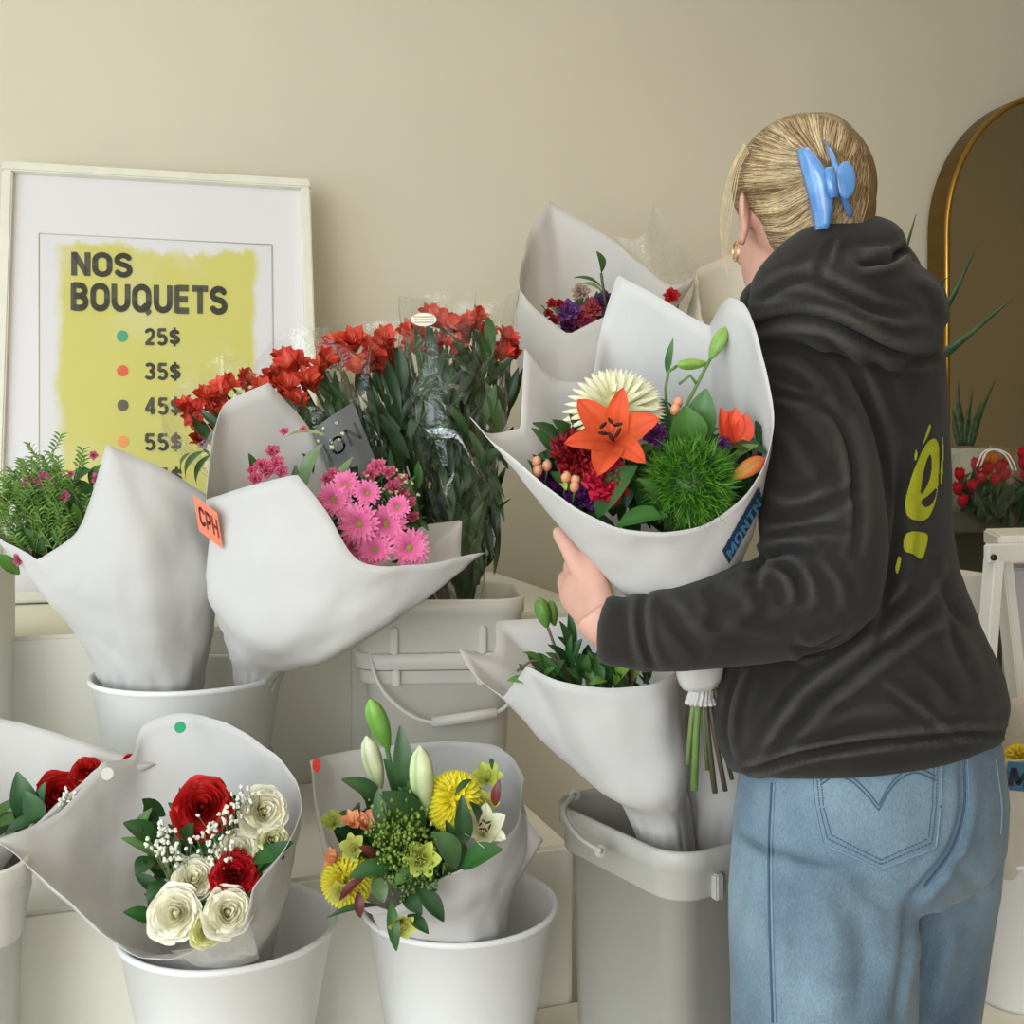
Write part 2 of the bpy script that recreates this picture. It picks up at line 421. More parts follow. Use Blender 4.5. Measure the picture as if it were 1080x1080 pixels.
def foliage(parent, c, r, n, base, seed=0, L=.05, w=.010, cols=((30, 62, 28), (48, 86, 38), (70, 110, 50)), name='foliage', needle=False, face=None):
    rnd = random.Random(seed); mb = MB(); c = Vector(c)
    for k in range(n):
        q = V(rnd.gauss(0, .5), rnd.gauss(0, .5), rnd.gauss(0, .5)); q = V(max(-1, min(1, q.x)) * r[0], max(-1, min(1, q.y)) * r[1], max(-1, min(1, q.z)) * r[2])
        p = c + q; d = (p - Vector(base)).normalized(); d = (d + V(rnd.uniform(-.7, .7), rnd.uniform(-.7, .7), rnd.uniform(-.5, .5))).normalized()
        leaf_into(mb, p - d * L * .5, p + d * L * rnd.uniform(.3, .7), w * rnd.uniform(.6, 1.2), up=face or (0, -.7, .7), bend=rnd.uniform(-.1, .2), c0=jit(cols[rnd.randrange(len(cols))], rnd, 8), n=6)
    return mb.build(name, M_leaf, parent)
def stems(parent, base, tips, r=.0022, c=(70, 100, 48), name='stem', merge=True):
    mb = MB()
    for t in tips:
        t = Vector(t); b = Vector(base) + V((t.x - base[0]) * .06, (t.y - base[1]) * .06, 0); m = (b + t) / 2 + V(0, 0, -.01)
        tube(mb, [Vector(q) for q in smooth_path([tuple(b), tuple(m), tuple(t)], 8)], r, 6, c=c)
    return mb.build(name, M_stem, parent)
def gyp(parent, pts, spread, n, seed=0, d=0.0, name='gypsophila_spray', cc=(240, 240, 226)):
    rnd = random.Random(seed); mb = MB()
    for q in pts:
        c = P(*q)
        b0 = c + V(0, .03, -.05)
        for k in range(n):
            p = c + V(rnd.gauss(0, spread), rnd.gauss(0, spread * .5), rnd.gauss(0, spread))
            tube(mb, [b0, (b0 + p) / 2 + V(rnd.uniform(-.004, .004), 0, .004), p], .0004, 3, c=(130, 150, 100), caps=False)
            for t in range(4): ellipsoid(mb, p + V(rnd.gauss(0, .0009), rnd.gauss(0, .0009), rnd.gauss(0, .0009)), rnd.uniform(.0012, .0022), nu=4, nv=5, color=jit(cc, rnd, 8))
    return mb.build(name, M_petal, parent)
def berries(parent, pts, r, c, name='hypericum_berry'):
    for q in pts:
        mb = MB(); p = P(*q); ellipsoid(mb, p, (r, r, r * 1.25), (.2, -.3, 1), color=c, color2=mixc(c, (255, 230, 200), .3))
        tube(mb, [p - V(0, 0, r), p - V(.002, -.01, r * 4)], r * .2, 5, c=(80, 100, 50))
        mb.build(name, M_leaf, parent)
def disc_sticker(parent, px, py, d, r, m, axis=(0, -1, .15), sq=.8, name='price_sticker'):
    mb = MB(); c = P(px, py, d); x, y, z = basis(axis); n = 28
    mb.add([c + (x * math.cos(2 * PI * k / n) * r * sq + y * math.sin(2 * PI * k / n) * r) for k in range(n)], [tuple(range(n))]); return mb.build(name, m, parent, smooth=False)
M_sg = mat('green_sticker', (36, 160, 112), .6); M_sr = mat('red_sticker', (222, 60, 46), .6); M_sy = mat('grey_sticker', (208, 206, 200), .6)
CAMV = lambda px, py: (V(0, 0, EYE) - P(px, py, 1.0)).normalized()
def bare(px, py, up=.35):
    v = CAMV(px, py); return (v + V(0, 0, up)).normalized()

# stroke lettering (grotesque capitals and figures)
def arc(cx, cy, rx, ry, a0, a1, n=14): return [(cx + rx * math.cos(math.radians(a0 + (a1 - a0) * k / n)), cy + ry * math.sin(math.radians(a0 + (a1 - a0) * k / n))) for k in range(n + 1)]
GL = {  # width, strokes in a box of height 1 (centre lines inset by .09)
 'N': (.74, [[(.1, .0), (.1, 1)], [(.64, 0), (.64, 1)], [(.12, .93), (.62, .07)]]),
 'O': (.8, [arc(.4, .66, .29, .25, 0, 180) + arc(.4, .34, .29, .25, 180, 360) + [(.69, .66)]]),
 'S': (.7, [arc(.35, .71, .25, .20, 15, 180) + arc(.35, .70, .25, .17, 180, 265, 6) + arc(.35, .30, .26, .21, 85, 0, 6) + arc(.35, .29, .26, .2, 0, -165)]),
 'B': (.72, [[(.1, 0), (.1, 1)], [(.1, .91), (.36, .91)] + arc(.36, .72, .22, .19, 90, -90) + [(.1, .53)], [(.1, .53), (.38, .53)] + arc(.38, .31, .24, .22, 90, -90) + [(.1, .09)]]),
 'U': (.76, [[(.1, 1), (.1, .36)] + arc(.38, .36, .28, .27, 180, 360) + [(.66, 1)]]),
 'Q': (.82, [arc(.4, .66, .29, .25, 0, 180) + arc(.4, .34, .29, .25, 180, 360) + [(.69, .66)], [(.44, .27), (.74, -.06)]]),
 'E': (.66, [[(.1, 0), (.1, 1)], [(.1, .91), (.6, .91)], [(.1, .51), (.56, .51)], [(.1, .09), (.61, .09)]]),
 'T': (.66, [[(.33, 0), (.33, .95)], [(.0, .91), (.66, .91)]]),
 'C': (.74, [arc(.38, .68, .28, .23, 15, 180) + arc(.38, .32, .28, .23, 180, 345)]),
 'P': (.7, [[(.1, 0), (.1, 1)], [(.1, .91), (.38, .91)] + arc(.38, .67, .24, .24, 90, -90) + [(.1, .43)]]),
 'H': (.76, [[(.1, 0), (.1, 1)], [(.66, 0), (.66, 1)], [(.1, .5), (.66, .5)]]),
 'I': (.2, [[(.1, 0), (.1, 1)]]),
 'M': (.9, [[(.1, 0), (.1, 1)], [(.8, 0), (.8, 1)], [(.12, .95), (.45, .2), (.78, .95)]]),
 '2': (.6, [arc(.3, .69, .2, .22, 165, -10) + [(.46, .52), (.12, .09)], [(.05, .09), (.55, .09)]]),
 '3': (.6, [arc(.28, .71, .2, .2, 150, -85), arc(.28, .3, .22, .21, 90, -155)]),
 '4': (.62, [[(.42, 0), (.42, 1)], [(.4, .93), (.08, .27)], [(.03, .25), (.6, .25)]]),
 '5': (.6, [[(.52, .91), (.14, .91), (.11, .52)], [(.11, .5)] + arc(.29, .32, .22, .25, 120, -150)]),
 '6': (.6, [arc(.3, .31, .2, .23, 0, 360), [(.1, .34)] + arc(.32, .6, .22, .32, 185, 60)]),
 '$': (.6, [arc(.3, .68, .2, .16, 15, 180) + arc(.3, .66, .2, .15, 180, 265, 6) + arc(.3, .33, .21, .18, 85, 0, 6) + arc(.3, .32, .21, .17, 0, -165), [(.3, -.06), (.3, 1.06)]]),
}
def lettering(word, sw=.19, gap=.10):
    vs = []; fs = []; x0 = 0
    for ch in word:
        if ch == ' ': x0 += .4; continue
        wd, st = GL[ch]
        for s in st:
            w = sw * (.75 if ch == '$' and len(s) == 2 else 1)
            for k in range(len(s) - 1):
                a = np.array(s[k]); b = np.array(s[k + 1]); d = b - a; l = np.linalg.norm(d)
                if l < 1e-6: continue
                d /= l; nn = np.array([-d[1], d[0]]) * w / 2; o = len(vs)
                for q in (a + nn, a - nn, b - nn, b + nn): vs.append((q[0] + x0, q[1]))
                fs.append((o, o + 1, o + 2, o + 3))
                if 0 < k:
                    o = len(vs)
                    for t in range(8): vs.append((a[0] + x0 + w / 2 * math.cos(t * PI / 4), a[1] + w / 2 * math.sin(t * PI / 4)))
                    fs.append(tuple(range(o, o + 8)))
        x0 += wd + gap
    v = np.array(vs); lo = v.min(0)[0]; v[:, 0] = (v[:, 0] - lo) / (v[:, 0].max() - lo)
    return v, fs
def letter_quad(word, tlp, trp, blp, m, parent, off, name='printed_lettering', sw=.19, sub=1):
    """lettering fitted in the parallelogram given by three world points"""
    v, f = lettering(word, sw); tlp, trp, blp = map(Vector, (tlp, trp, blp)); mb = MB()
    mb.add([blp + (trp - tlp) * a + (tlp - blp) * b + off for a, b in v], f); return mb.build(name, m, parent, smooth=False)
# ================================================================== the room
ZT, ZM, ZL = 1.0, 0.715, 0.48
VW, VT, VM, VF = 2.70, 1.96, 1.519, 1.17
M_wall = mat('painted_wall', (214, 207, 186), 0.9, nz=(1.3, 0.03), bump=(260, 0.12), spec=0.2)
M_wdark = mat('dimmed_tan_wall', (150, 132, 96), 0.9, nz=(1.3, 0.05))  # unseen walls, colour darkened so the mirror reflects a dim room
M_ledge = mat('painted_ledge', (242, 240, 228), 0.75, nz=(3, 0.03), bump=(120, 0.1), spec=0.3)
M_floor = mat('floor_boards', (150, 135, 112), 0.6, nz=(8, 0.15), bump=(30, 0.2))
M_ceil = mat('ceiling_paint', (235, 232, 222), 0.9)
M_white = mat('white_paint', (235, 233, 226), 0.5, nz=(5, 0.02))
U0, U1, VB, ZC = -2.0, 3.6, -2.6, 2.9
def struct(mb, name, m):
    o = mb.build(name, m, smooth=False); o['kind'] = 'structure'; return o
mb = MB(); box_uv(mb, U0 - .1, U1 + .1, VB - .1, VW + .1, -0.08, 0); struct(mb, 'floor', M_floor)
mb = MB(); box_uv(mb, U0 - .1, U1 + .1, VB - .1, VW + .1, ZC, ZC + .08); struct(mb, 'ceiling', M_ceil)
mb = MB(); box_uv(mb, U0 - .1, U1 + .1, VW, VW + .1, 0, ZC); struct(mb, 'wall_back', M_wall)
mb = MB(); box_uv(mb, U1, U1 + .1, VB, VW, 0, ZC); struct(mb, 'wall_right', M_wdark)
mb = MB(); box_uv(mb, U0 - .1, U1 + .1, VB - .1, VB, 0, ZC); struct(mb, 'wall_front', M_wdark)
wv0, wv1, wz0, wz1 = -1.9, 1.5, 0.5, 2.6
mb = MB()
box_uv(mb, U0 - .1, U0, VB, wv0, 0, ZC); box_uv(mb, U0 - .1, U0, wv1, VW, 0, ZC)
box_uv(mb, U0 - .1, U0, wv0, wv1, 0, wz0); box_uv(mb, U0 - .1, U0, wv0, wv1, wz1, ZC)
struct(mb, 'wall_left', M_wall)
mb = MB()
for k in range(4):
    v = wv0 + (wv1 - wv0 - .04) * k / 3; box_uv(mb, U0 - .08, U0 - .03, v, v + .04, wz0, wz1)
box_uv(mb, U0 - .08, U0 - .03, wv0, wv1, wz0, wz0 + .05); box_uv(mb, U0 - .08, U0 - .03, wv0, wv1, wz1 - .05, wz1)
struct(mb, 'window_1', M_white)
mb = MB(); box_uv(mb, U0, U1, VW - .015, VW, 0, .12); struct(mb, 'baseboard_back', M_white)

# the stepped display: three built-in tiers, each its own block
def tier(name, lab, u0, u1, v0, v1, z0, z1):
    mb = MB(); box_uv(mb, u0, u1, v0, v1, z0, z1, bev=0.006)
    return tag(mb.build(name, M_ledge, smooth=False), lab, 'display step')
UE = 0.62
tier('display_step', 'low cream display step under the white pails at the bottom of the photo', U0 + .02, 2.2, VF, VM, 0, ZL)
tier('display_step', 'middle cream display step carrying the square bucket stack', U0 + .02, UE, VM, VT, 0, ZM)
tier('display_step', 'tall cream display counter against the wall under the price sign', U0 + .02, UE + .25, VT + .002, VW - .02, 0, ZT)
# low right-hand part behind the woman
tier('display_step', 'grey low platform behind the woman below the mirror', UE + .26, 2.2, VM + .001, VW - .02, 0, 0.40)

# ---------------------------------------------------------------- leaning price sign
tl, tr = P(4, 174, 2.395), P(326, 193, 2.395 + .18)
bl = P(2, 638, 2.185)
X = (tr - tl); wS = X.length; X.normalize()
Dn = (bl - tl); Dn = Dn - X * Dn.dot(X); hS = Dn.length; Dn.normalize(); NZ = X.cross(-Dn).normalized()   # towards the viewer?
if NZ.y > 0: NZ = -NZ
def onpl(px, py, off=0.0):
    r = P(px, py, 1.0) - V(0, 0, EYE); o = tl + NZ * off
    t = (o - V(0, 0, EYE)).dot(NZ) / r.dot(NZ); return V(0, 0, EYE) + r * t
root = thing('framed_sign', bl + X * wS / 2, 'white framed price sign with yellow wash and dark lettering against the wall', 'sign')
M_frame = mat('sign_frame', (226, 224, 208), 0.4, nz=(20, 0.03))
mb = MB(); fw = .022
def bar(a, b, wid):  # bars of the moulding, running a->b, inwards wid
    pass
obox(mb, tl - NZ * .012, X * wS, Dn * fw, NZ * .034, .003)
obox(mb, tl + Dn * (hS - fw) - NZ * .012, X * wS, Dn * fw, NZ * .034, .003)
obox(mb, tl + Dn * fw - NZ * .012, X * fw, Dn * (hS - 2 * fw), NZ * .034, .003)
obox(mb, tl + X * (wS - fw) + Dn * fw - NZ * .012, X * fw, Dn * (hS - 2 * fw), NZ * .034, .003)
mb.build('frame', M_frame, root, smooth=False)
mb = MB(); obox(mb, tl + X * fw * .8 + Dn * fw * .8 - NZ * .010, X * (wS - fw * 1.6), Dn * (hS - fw * 1.6), NZ * .012)
mb.build('mat_board', mat('mat_board', (226, 224, 226), 0.9), root, smooth=False)
# recessed lip where the mat is cut, and the poster
def quadpx(mb, pts, off, c=(255, 255, 255)):
    mb.add([onpl(x, y, off) for x, y in pts], [tuple(range(len(pts)))], c=c)
mb = MB()
for a, b in (((41, 246), (287, 258)), ((41, 246), (41, 628)), ((287, 258), (290, 636))):
    tube(mb, [onpl(*a, .0035), onpl(*b, .0035)], .0012, 4)
mb.build('mat_edge', mat('mat_edge', (205, 206, 190), 0.8), root)
pm = bpy.data.materials.new('yellow_wash'); pm.use_nodes = True
nt = pm.node_tree; N = nt.nodes.new; L = nt.links.new; b = nt.nodes['Principled BSDF']; b.inputs['Roughness'].default_value = .8
uvn = N('ShaderNodeUVMap'); sep = N('ShaderNodeSeparateXYZ'); L(uvn.outputs[0], sep.inputs[0])
nz = N('ShaderNodeTexNoise'); nz.inputs['Scale'].default_value = 5.0; nz.inputs['Detail'].default_value = 8; nz.inputs['Roughness'].default_value = .65; L(uvn.outputs[0], nz.inputs['Vector'])
def math_(op, a, b_=None, c_=None):
    n = N('ShaderNodeMath'); n.operation = op
    for i, x in enumerate((a, b_, c_)):
        if x is None: continue
        if isinstance(x, (int, float)): n.inputs[i].default_value = x
        else: L(x, n.inputs[i])
    return n.outputs[0]
def edge(sock, lo, wdt):   # 0 outside, 1 inside
    n = N('ShaderNodeMapRange'); n.interpolation_type = 'SMOOTHSTEP'; n.inputs[1].default_value = lo; n.inputs[2].default_value = lo + wdt
    L(sock, n.inputs[0]); return n.outputs[0]
off = math_('MULTIPLY', math_('SUBTRACT', nz.outputs['Fac'], .5), .14)
uu = math_('ADD', sep.outputs[0], off); vv = math_('ADD', sep.outputs[1], off)
e = math_('MULTIPLY', math_('MULTIPLY', edge(uu, .05, .05), edge(math_('SUBTRACT', 1.0, uu), .055, .05)), math_('MULTIPLY', edge(math_('SUBTRACT', 1.0, vv), .015, .025), edge(vv, .02, .03)))
nz2 = N('ShaderNodeTexNoise'); nz2.inputs['Scale'].default_value = 3.0; nz2.inputs['Detail'].default_value = 6; L(uvn.outputs[0], nz2.inputs['Vector'])
mr = N('ShaderNodeMapRange'); mr.inputs[1].default_value = .5; mr.inputs[2].default_value = .75; mr.inputs[3].default_value = 1; mr.inputs[4].default_value = .55; L(nz2.outputs[0], mr.inputs[0])
e = math_('MULTIPLY', e, mr.outputs[0])
mx = N('ShaderNodeMix'); mx.data_type = 'RGBA'; L(e, mx.inputs['Factor']); mx.inputs['A'].default_value = rgb(222, 220, 222); mx.inputs['B'].default_value = rgb(206, 200, 104)
L(mx.outputs['Result'], b.inputs['Base Color'])
mb = MB(); quadpx(mb, [(42, 630), (289, 636), (286, 259), (42, 247)], .0028)
po = mb.build('poster', pm, root, smooth=False); PO = po
uvl = po.data.uv_layers.new(name='UVMap')
for i, uvc in enumerate([(0, 0), (1, 0), (1, 1), (0, 1)]): uvl.data[i].uv = uvc
M_ink = mat('sign_ink', (66, 66, 44), 0.8)
def sign_text(body, x0, x1, yt0, yb0, slope, bold=.035, sp=1.02):
    v, f = lettering(body, .235 if len(body) > 3 or body == 'NOS' else .2, .09); mb = MB(); pts = []
    for a, b_ in v:
        px = x0 + (x1 - x0) * a; py = yb0 + (yt0 - yb0) * b_ + slope * (px - x0); pts.append(onpl(px, py, .0042))
    mb.add(pts, f); return mb
for body, *r in (('NOS', 75, 140, 265.5, 290.5, .03, .04), ('BOUQUETS', 74.5, 240, 298, 327, .028, .04)):
    sign_text(body, *r).build('sign_lettering', M_ink, PO, smooth=False)
for k, (body, y0, cc) in enumerate((('25$', 346, (40, 160, 120)), ('35$', 382.5, (226, 84, 56)), ('45$', 419, (84, 80, 60)), ('55$', 457, (232, 150, 80)), ('65$', 493, (200, 120, 160)))):
    sign_text(body, 152.5, 190 + k * .6, y0, y0 + 18, .01, .035).build('sign_lettering', M_ink, PO, smooth=False)
    mb = MB(); cp = [(129 + k * .3 + 6 * math.cos(t * PI / 12), y0 + 8.5 + 6 * math.sin(t * PI / 12)) for t in range(24)]
    quadpx(mb, cp, .0042); mb.build('price_dot', mat('dot_%d' % k, cc, .7), PO, smooth=False)

mg = mat_cello('sign_glass', base=.02, rim=.10, haze=.03, rough=.05)
for nd in mg.node_tree.nodes:
    if nd.type == 'BUMP': nd.inputs['Strength'].default_value = 0.0
g0 = tl + X * fw * .6 + Dn * fw * .6 + NZ * .010
mb = MB(); mb.add([g0, g0 + X * (wS - fw * 1.2), g0 + X * (wS - fw * 1.2) + Dn * (hS - fw * 1.2), g0 + Dn * (hS - fw * 1.2)], [(0, 1, 2, 3)]); mb.build('glass_pane', mg, root, smooth=False)

# ================================================================== pails and buckets
M_pail = mat('white_plastic', (238, 238, 236), 0.32, nz=(9, 0.015), transl=0.12)
M_pail2 = mat('milky_plastic', (232, 230, 222), 0.35, nz=(7, 0.02), transl=0.18, bump=(60, .05))
def lathe_prof(mb, c, prof, n=72):
    c = Vector(c); vs = []
    for r, z in prof:
        for j in range(n):
            a = 2 * PI * j / n; vs.append(c + V(r * math.cos(a), r * math.sin(a), z))
    mb.add(vs, grid_faces(len(prof), n, True))
def round_pail(c, r, h, rb, label, group='round white florist pails'):
    mb = MB(); rr = lambda z: rb + (r - rb) * z / h
    lathe_prof(mb, c, [(0.001, 0.004), (rb - .004, .004), (rb, 0), (rb, .006), (rr(h * .96), h * .955), (r + .003, h * .965), (r + .0045, h * .975), (r + .0045, h - .002),
                       (r + .002, h), (r - .002, h - .002), (r - .004, h * .97), (rr(h * .62) - .004, h * .62), (rr(h * .6) - .0065, h * .615), (rb - .003, .009), (0.001, .009)])
    o = mb.build('flower_pail', M_pail, origin=c); return tag(o, label, 'pail', group)
round_pail(Vector((P(241, 970, 1.35).x, 1.35, ZL)), .130, EYE - 490 / F * 1.35 - ZL, .085,
           'round white pail holding the red and cream rose bouquet', 'round white florist pails')
round_pail(Vector((P(485, 950, 1.435).x, 1.435, ZL)), .125, EYE - 469 / F * 1.435 - ZL, .085,
           'round white pail holding the yellow chrysanthemum and lily bud bouquet', 'round white florist pails')
round_pail(Vector((P(199, 706, 1.71).x, 1.71, ZM)), .1445, EYE - 228 / F * 1.71 - ZM, .105,
           'round white pail on the middle step holding two paper bouquets', 'round white florist pails')

def rrect(c, w, d, r, yaw, n=8):
    pts = []; x = V(math.cos(yaw), math.sin(yaw), 0); y = V(-math.sin(yaw), math.cos(yaw), 0); c = Vector(c)
    for k, (sx, sy) in enumerate(((1, 1), (-1, 1), (-1, -1), (1, -1))):
        for i in range(n):
            a = PI / 2 * (k + i / (n - 1)); pts.append(c + x * (sx * (w / 2 - r) + r * math.cos(a)) + y * (sy * (d / 2 - r) + r * math.sin(a)))
    return pts
def square_bucket(c, w, d, h, yaw, label, group=None, taper=.86, handle=None, skirt=.09, m=None):
    c = Vector(c); m = m or M_pail2
    root = thing('square_bucket', c, label, 'bucket', group); mb = MB(); rings = []
    def ring(z, s, off): rings.append(rrect(c + V(0, 0, z), w * s + 2 * off, d * s + 2 * off, .032 * (s if s > .5 else .5) + max(off, 0) + .004, yaw))
    s = lambda z: taper + (1 - taper) * z / h
    cb = c + V(0, 0, .003)
    ring(0, s(0) * .02, 0); ring(0, s(0), -.004); ring(.006, s(0), 0); ring(h - skirt, s(h - skirt), 0); ring(h - skirt, s(h), .006); ring(h - skirt + .004, s(h), .0085)
    ring(h - skirt * .55, s(h), .0095); ring(h - skirt * .5, s(h), .012); ring(h - .028, s(h), .012); ring(h - .024, s(h), .016); ring(h - .003, s(h), .017); ring(h, s(h), .014)
    ring(h - .001, s(h), .010); ring(h - .006, s(h), .006)
    ring(h - .05, s(h - .05), -.003); ring(.012, s(.012), -.004); ring(.012, s(0) * .02, 0)
    n = len(rings[0]); vs = [p for r in rings for p in r]
    mb.add(vs, grid_faces(len(rings), n, True)); mb.build('bucket_body', m, root)
    x = V(math.cos(yaw), math.sin(yaw), 0); y = V(-math.sin(yaw), math.cos(yaw), 0)
    for sx in (-.28, .28):
        mb = MB(); obox(mb, c + x * (sx * w - .006) - y * (d / 2 + .019) + V(0, 0, h - skirt), x * .012, y * .012, V(0, 0, skirt * .5), .002); mb.build('rim_rib', m, root, smooth=False)
    if handle:
        pts, grip = handle
        mb = MB(); pp = [Vector(q) for q in smooth_path([tuple(P(*q)) for q in pts], 40)]; tube(mb, pp, .0032, 8); bh = mb.build('bail_handle', m, root)
        
        if grip: mb = MB(); tube(mb, [P(*q) for q in grip], .0085, 12); mb.build('handle_grip', m, bh)
        for q in (pts[0], pts[-1]):
            mb = MB(); tube(mb, [P(q[0], q[1], q[2] + .004), P(q[0], q[1], q[2] + .025)], .008, 12); mb.build('handle_boss', m, root)
    return root
# nested pair on the middle step
zt = 1.075; cst = Vector((P(462, 0, 1.83).x, 1.83, 0))
square_bucket(cst + V(0, 0, ZM), .235, .22, .275, math.radians(4), 'lower bucket of the nested square pair with hanging bail handle', 'nested square buckets',
              taper=.90, skirt=.05, handle=([(388, 662, 1.72), (392, 700, 1.70), (408, 734, 1.69), (445, 760, 1.685), (490, 760, 1.685), (530, 748, 1.69), (552, 715, 1.70), (556, 668, 1.72)], [(456, 762, 1.685), (524, 752, 1.685)]))
square_bucket(cst + V(0, 0, ZM + .075), .245, .235, zt - ZM - .075, math.radians(4), 'upper square bucket of the nested pair holding the red flower bunches', 'nested square buckets', taper=.88, skirt=.085)
# bottom right bucket
cb = Vector((P(722, 0, 1.44).x, 1.44, ZL))
square_bucket(cb, .235, .235, 0.355, math.radians(33), 'square white bucket on the low step beside the blue jeans', None, taper=.92, skirt=.062, m=mat('shaded_milky_plastic', (172, 170, 162), .4, nz=(7, .02), bump=(60, .05)),  # white plastic greyed, shade beside the person put into the colour
              handle=([(606, 838, 1.45), (596, 850, 1.42), (597, 864, 1.39), (612, 884, 1.345), (634, 898, 1.31)], None))
# left edge
square_bucket(Vector((P(-92, 0, 1.28).x, 1.28, ZL)), .23, .22, .36, math.radians(20), 'square white bucket cut off by the lower left edge of the photo', None, taper=.93)
mb = MB(); box_uv(mb, -1.06, -.36, 1.75, 1.93, ZM, 1.0, .006)
mb = MB(); obox(mb, P(-176, 0, 1.62) - V(0, 0, P(-176, 0, 1.62).z - ZM), V(.225, .03, 0), V(-.04, .16, 0), V(0, 0, .41), .006)
tag(mb.build('storage_box', M_white, smooth=False), 'tall white box cut off by the left edge below the sign', 'box')
mb = MB(); obox(mb, Vector((P(371, 0, 1.93).x, 1.935, ZM)), V(.2, .0, 0), V(-.02, .10, 0), V(0, 0, .285), .006)
tag(mb.build('storage_box', M_white, smooth=False), 'white box standing behind the nested square buckets', 'box')

# ================================================================== camera and light
cam = bpy.data.cameras.new('camera'); co = bpy.data.objects.new('camera', cam); col.objects.link(co)
co.location = (0, 0, EYE); co.rotation_euler = (PI / 2, 0, 0); cam.sensor_width = 36; cam.lens = 36 * F / 1080; cam.shift_y = -60 / 1080; cam.clip_start = .02
bpy.context.scene.camera = co
w = bpy.data.worlds.new('world'); bpy.context.scene.world = w; w.use_nodes = True
bg = w.node_tree.nodes['Background']; bg.inputs[0].default_value = (.80, .9, 1.0, 1); bg.inputs[1].default_value = 1.6
def area(name, loc, target, sx, sy, power, color):
    l = bpy.data.lights.new(name, 'AREA'); l.shape = 'RECTANGLE'; l.size = sx; l.size_y = sy; l.energy = power; l.color = color
    o = bpy.data.objects.new(name, l); col.objects.link(o); o.location = loc
    o.rotation_euler = (Vector(target) - Vector(loc)).to_track_quat('-Z', 'Y').to_euler(); return o
area('window_light', UV(U0 + .05, -.2, 1.65), UV(.4, .8, 1.1), 3.2, 2.0, 50, (.78, .91, 1.0))
area('front_left_fill', UV(-1.75, -1.5, 1.35), UV(0, 2.3, 1.0), 1.9, 2.1, 60, (.98, .97, .96))  # added fill from the front left, brightens the back wall
area('room_fill', UV(-.7, -2.4, 1.1), UV(-.6, 1.5, .7), 3.0, 2.0, 34, (.95, .97, 1.0))  # added soft fill behind the camera, lifts the lower display
area('warm_overhead_fill', UV(1.1, 1.2, ZC - .05), UV(1.1, 1.6, 0), 1.4, 1.4, 12, (1.0, .82, .58))  # added overhead fill, warms the right part of the wall
sc = bpy.context.scene
sc.view_settings.view_transform = 'Standard'; sc.view_settings.look = 'None'; sc.view_settings.exposure = -0.14; sc.view_settings.gamma = 1.0
sc.cycles.max_bounces = 8; sc.cycles.transparent_max_bounces = 24; sc.cycles.use_denoising = True
try: sc.cycles.denoiser = 'OPENIMAGEDENOISE'
except Exception: pass
sc.cycles.sample_clamp_indirect = 6
RD = (196, 34, 30); GRN = (40, 76, 34); DGR = (26, 54, 26); LGR = (96, 140, 62)
# ---------------------------------------------------------------- A: big bouquet turned away on the left of the upper pail
A = thing('bouquet', P(185, 706, 1.70), 'paper bouquet of ferny green sprigs and small pink blooms leaning left toward the sign', 'bouquet')
wrap('paper_wrap', [circ(160, 790, 1.72, .035), W3([(100, 702, 1.66), (140, 716, 1.60), (178, 722, 1.60), (205, 712, 1.64), (214, 700, 1.72), (160, 690, 1.78)]),
                    W3([(38, 610, 1.64), (80, 640, 1.57), (150, 610, 1.52), (222, 612, 1.60), (222, 600, 1.72), (120, 600, 1.80)]),
                    W3([(-14, 556, 1.66, 1), (14, 575, 1.60), (41, 590, 1.57, 1), (80, 562, 1.55), (97, 522, 1.54), (112, 469, 1.53, 1), (160, 488, 1.55), (219, 522, 1.60, 1), (226, 560, 1.72), (150, 565, 1.80), (50, 575, 1.80)])],
     M_paper, A, crumple=.007, seed=2, gather=2.0)
leaves_px(A, [(78, 520, 96, 496, 30), (95, 540, 62, 508, 34), (100, 520, 108, 490, 22)], 1.66, c0=(66, 112, 60))
rnd = random.Random(5)
mb = MB()
for k in range(230):
    p = P(rnd.gauss(45, 28), rnd.gauss(545, 24), 1.66 + rnd.uniform(-.05, .05)); q = proj([tuple(p)])[0]
    if q[0] > 118 or q[1] > 590: continue
    d = V(rnd.uniform(-.7, .5), rnd.uniform(-.5, .2), 1).normalized()
    for i in range(5):
        b = p + d * .006 * i
        for s in (-1, 1): leaf_into(mb, b, b + (d * .6 + V(s * .8, rnd.uniform(-.6, .4), 0)).normalized() * .013, .0022, c0=jit((104, 142, 62), rnd, 22), n=4)
    tube(mb, [p - d * .03, p + d * .03], .0007, 4, c=(110, 140, 70), caps=False)
mb.build('fern_sprig', M_leaf, A)
for q in ((30, 508, 1.62, 8), (47, 506, 1.62, 9), (68, 522, 1.62, 6), (99, 480, 1.62, 5), (103, 505, 1.6, 7), (20, 590, 1.60, 7), (75, 500, 1.63, 4)):
    carnation(P(*q[:3]), bare(*q[:2]), q[3] / F * q[2] * 1.2, (216, 118, 158), (190, 80, 120), seed=int(q[0]), n=16).build('pink_bloom', M_petal, A)
foliage(A, P(60, 560, 1.68), (.06, .05, .05), 70, P(150, 700, 1.7), seed=3, L=.04, cols=((60, 100, 40), (90, 130, 55)))
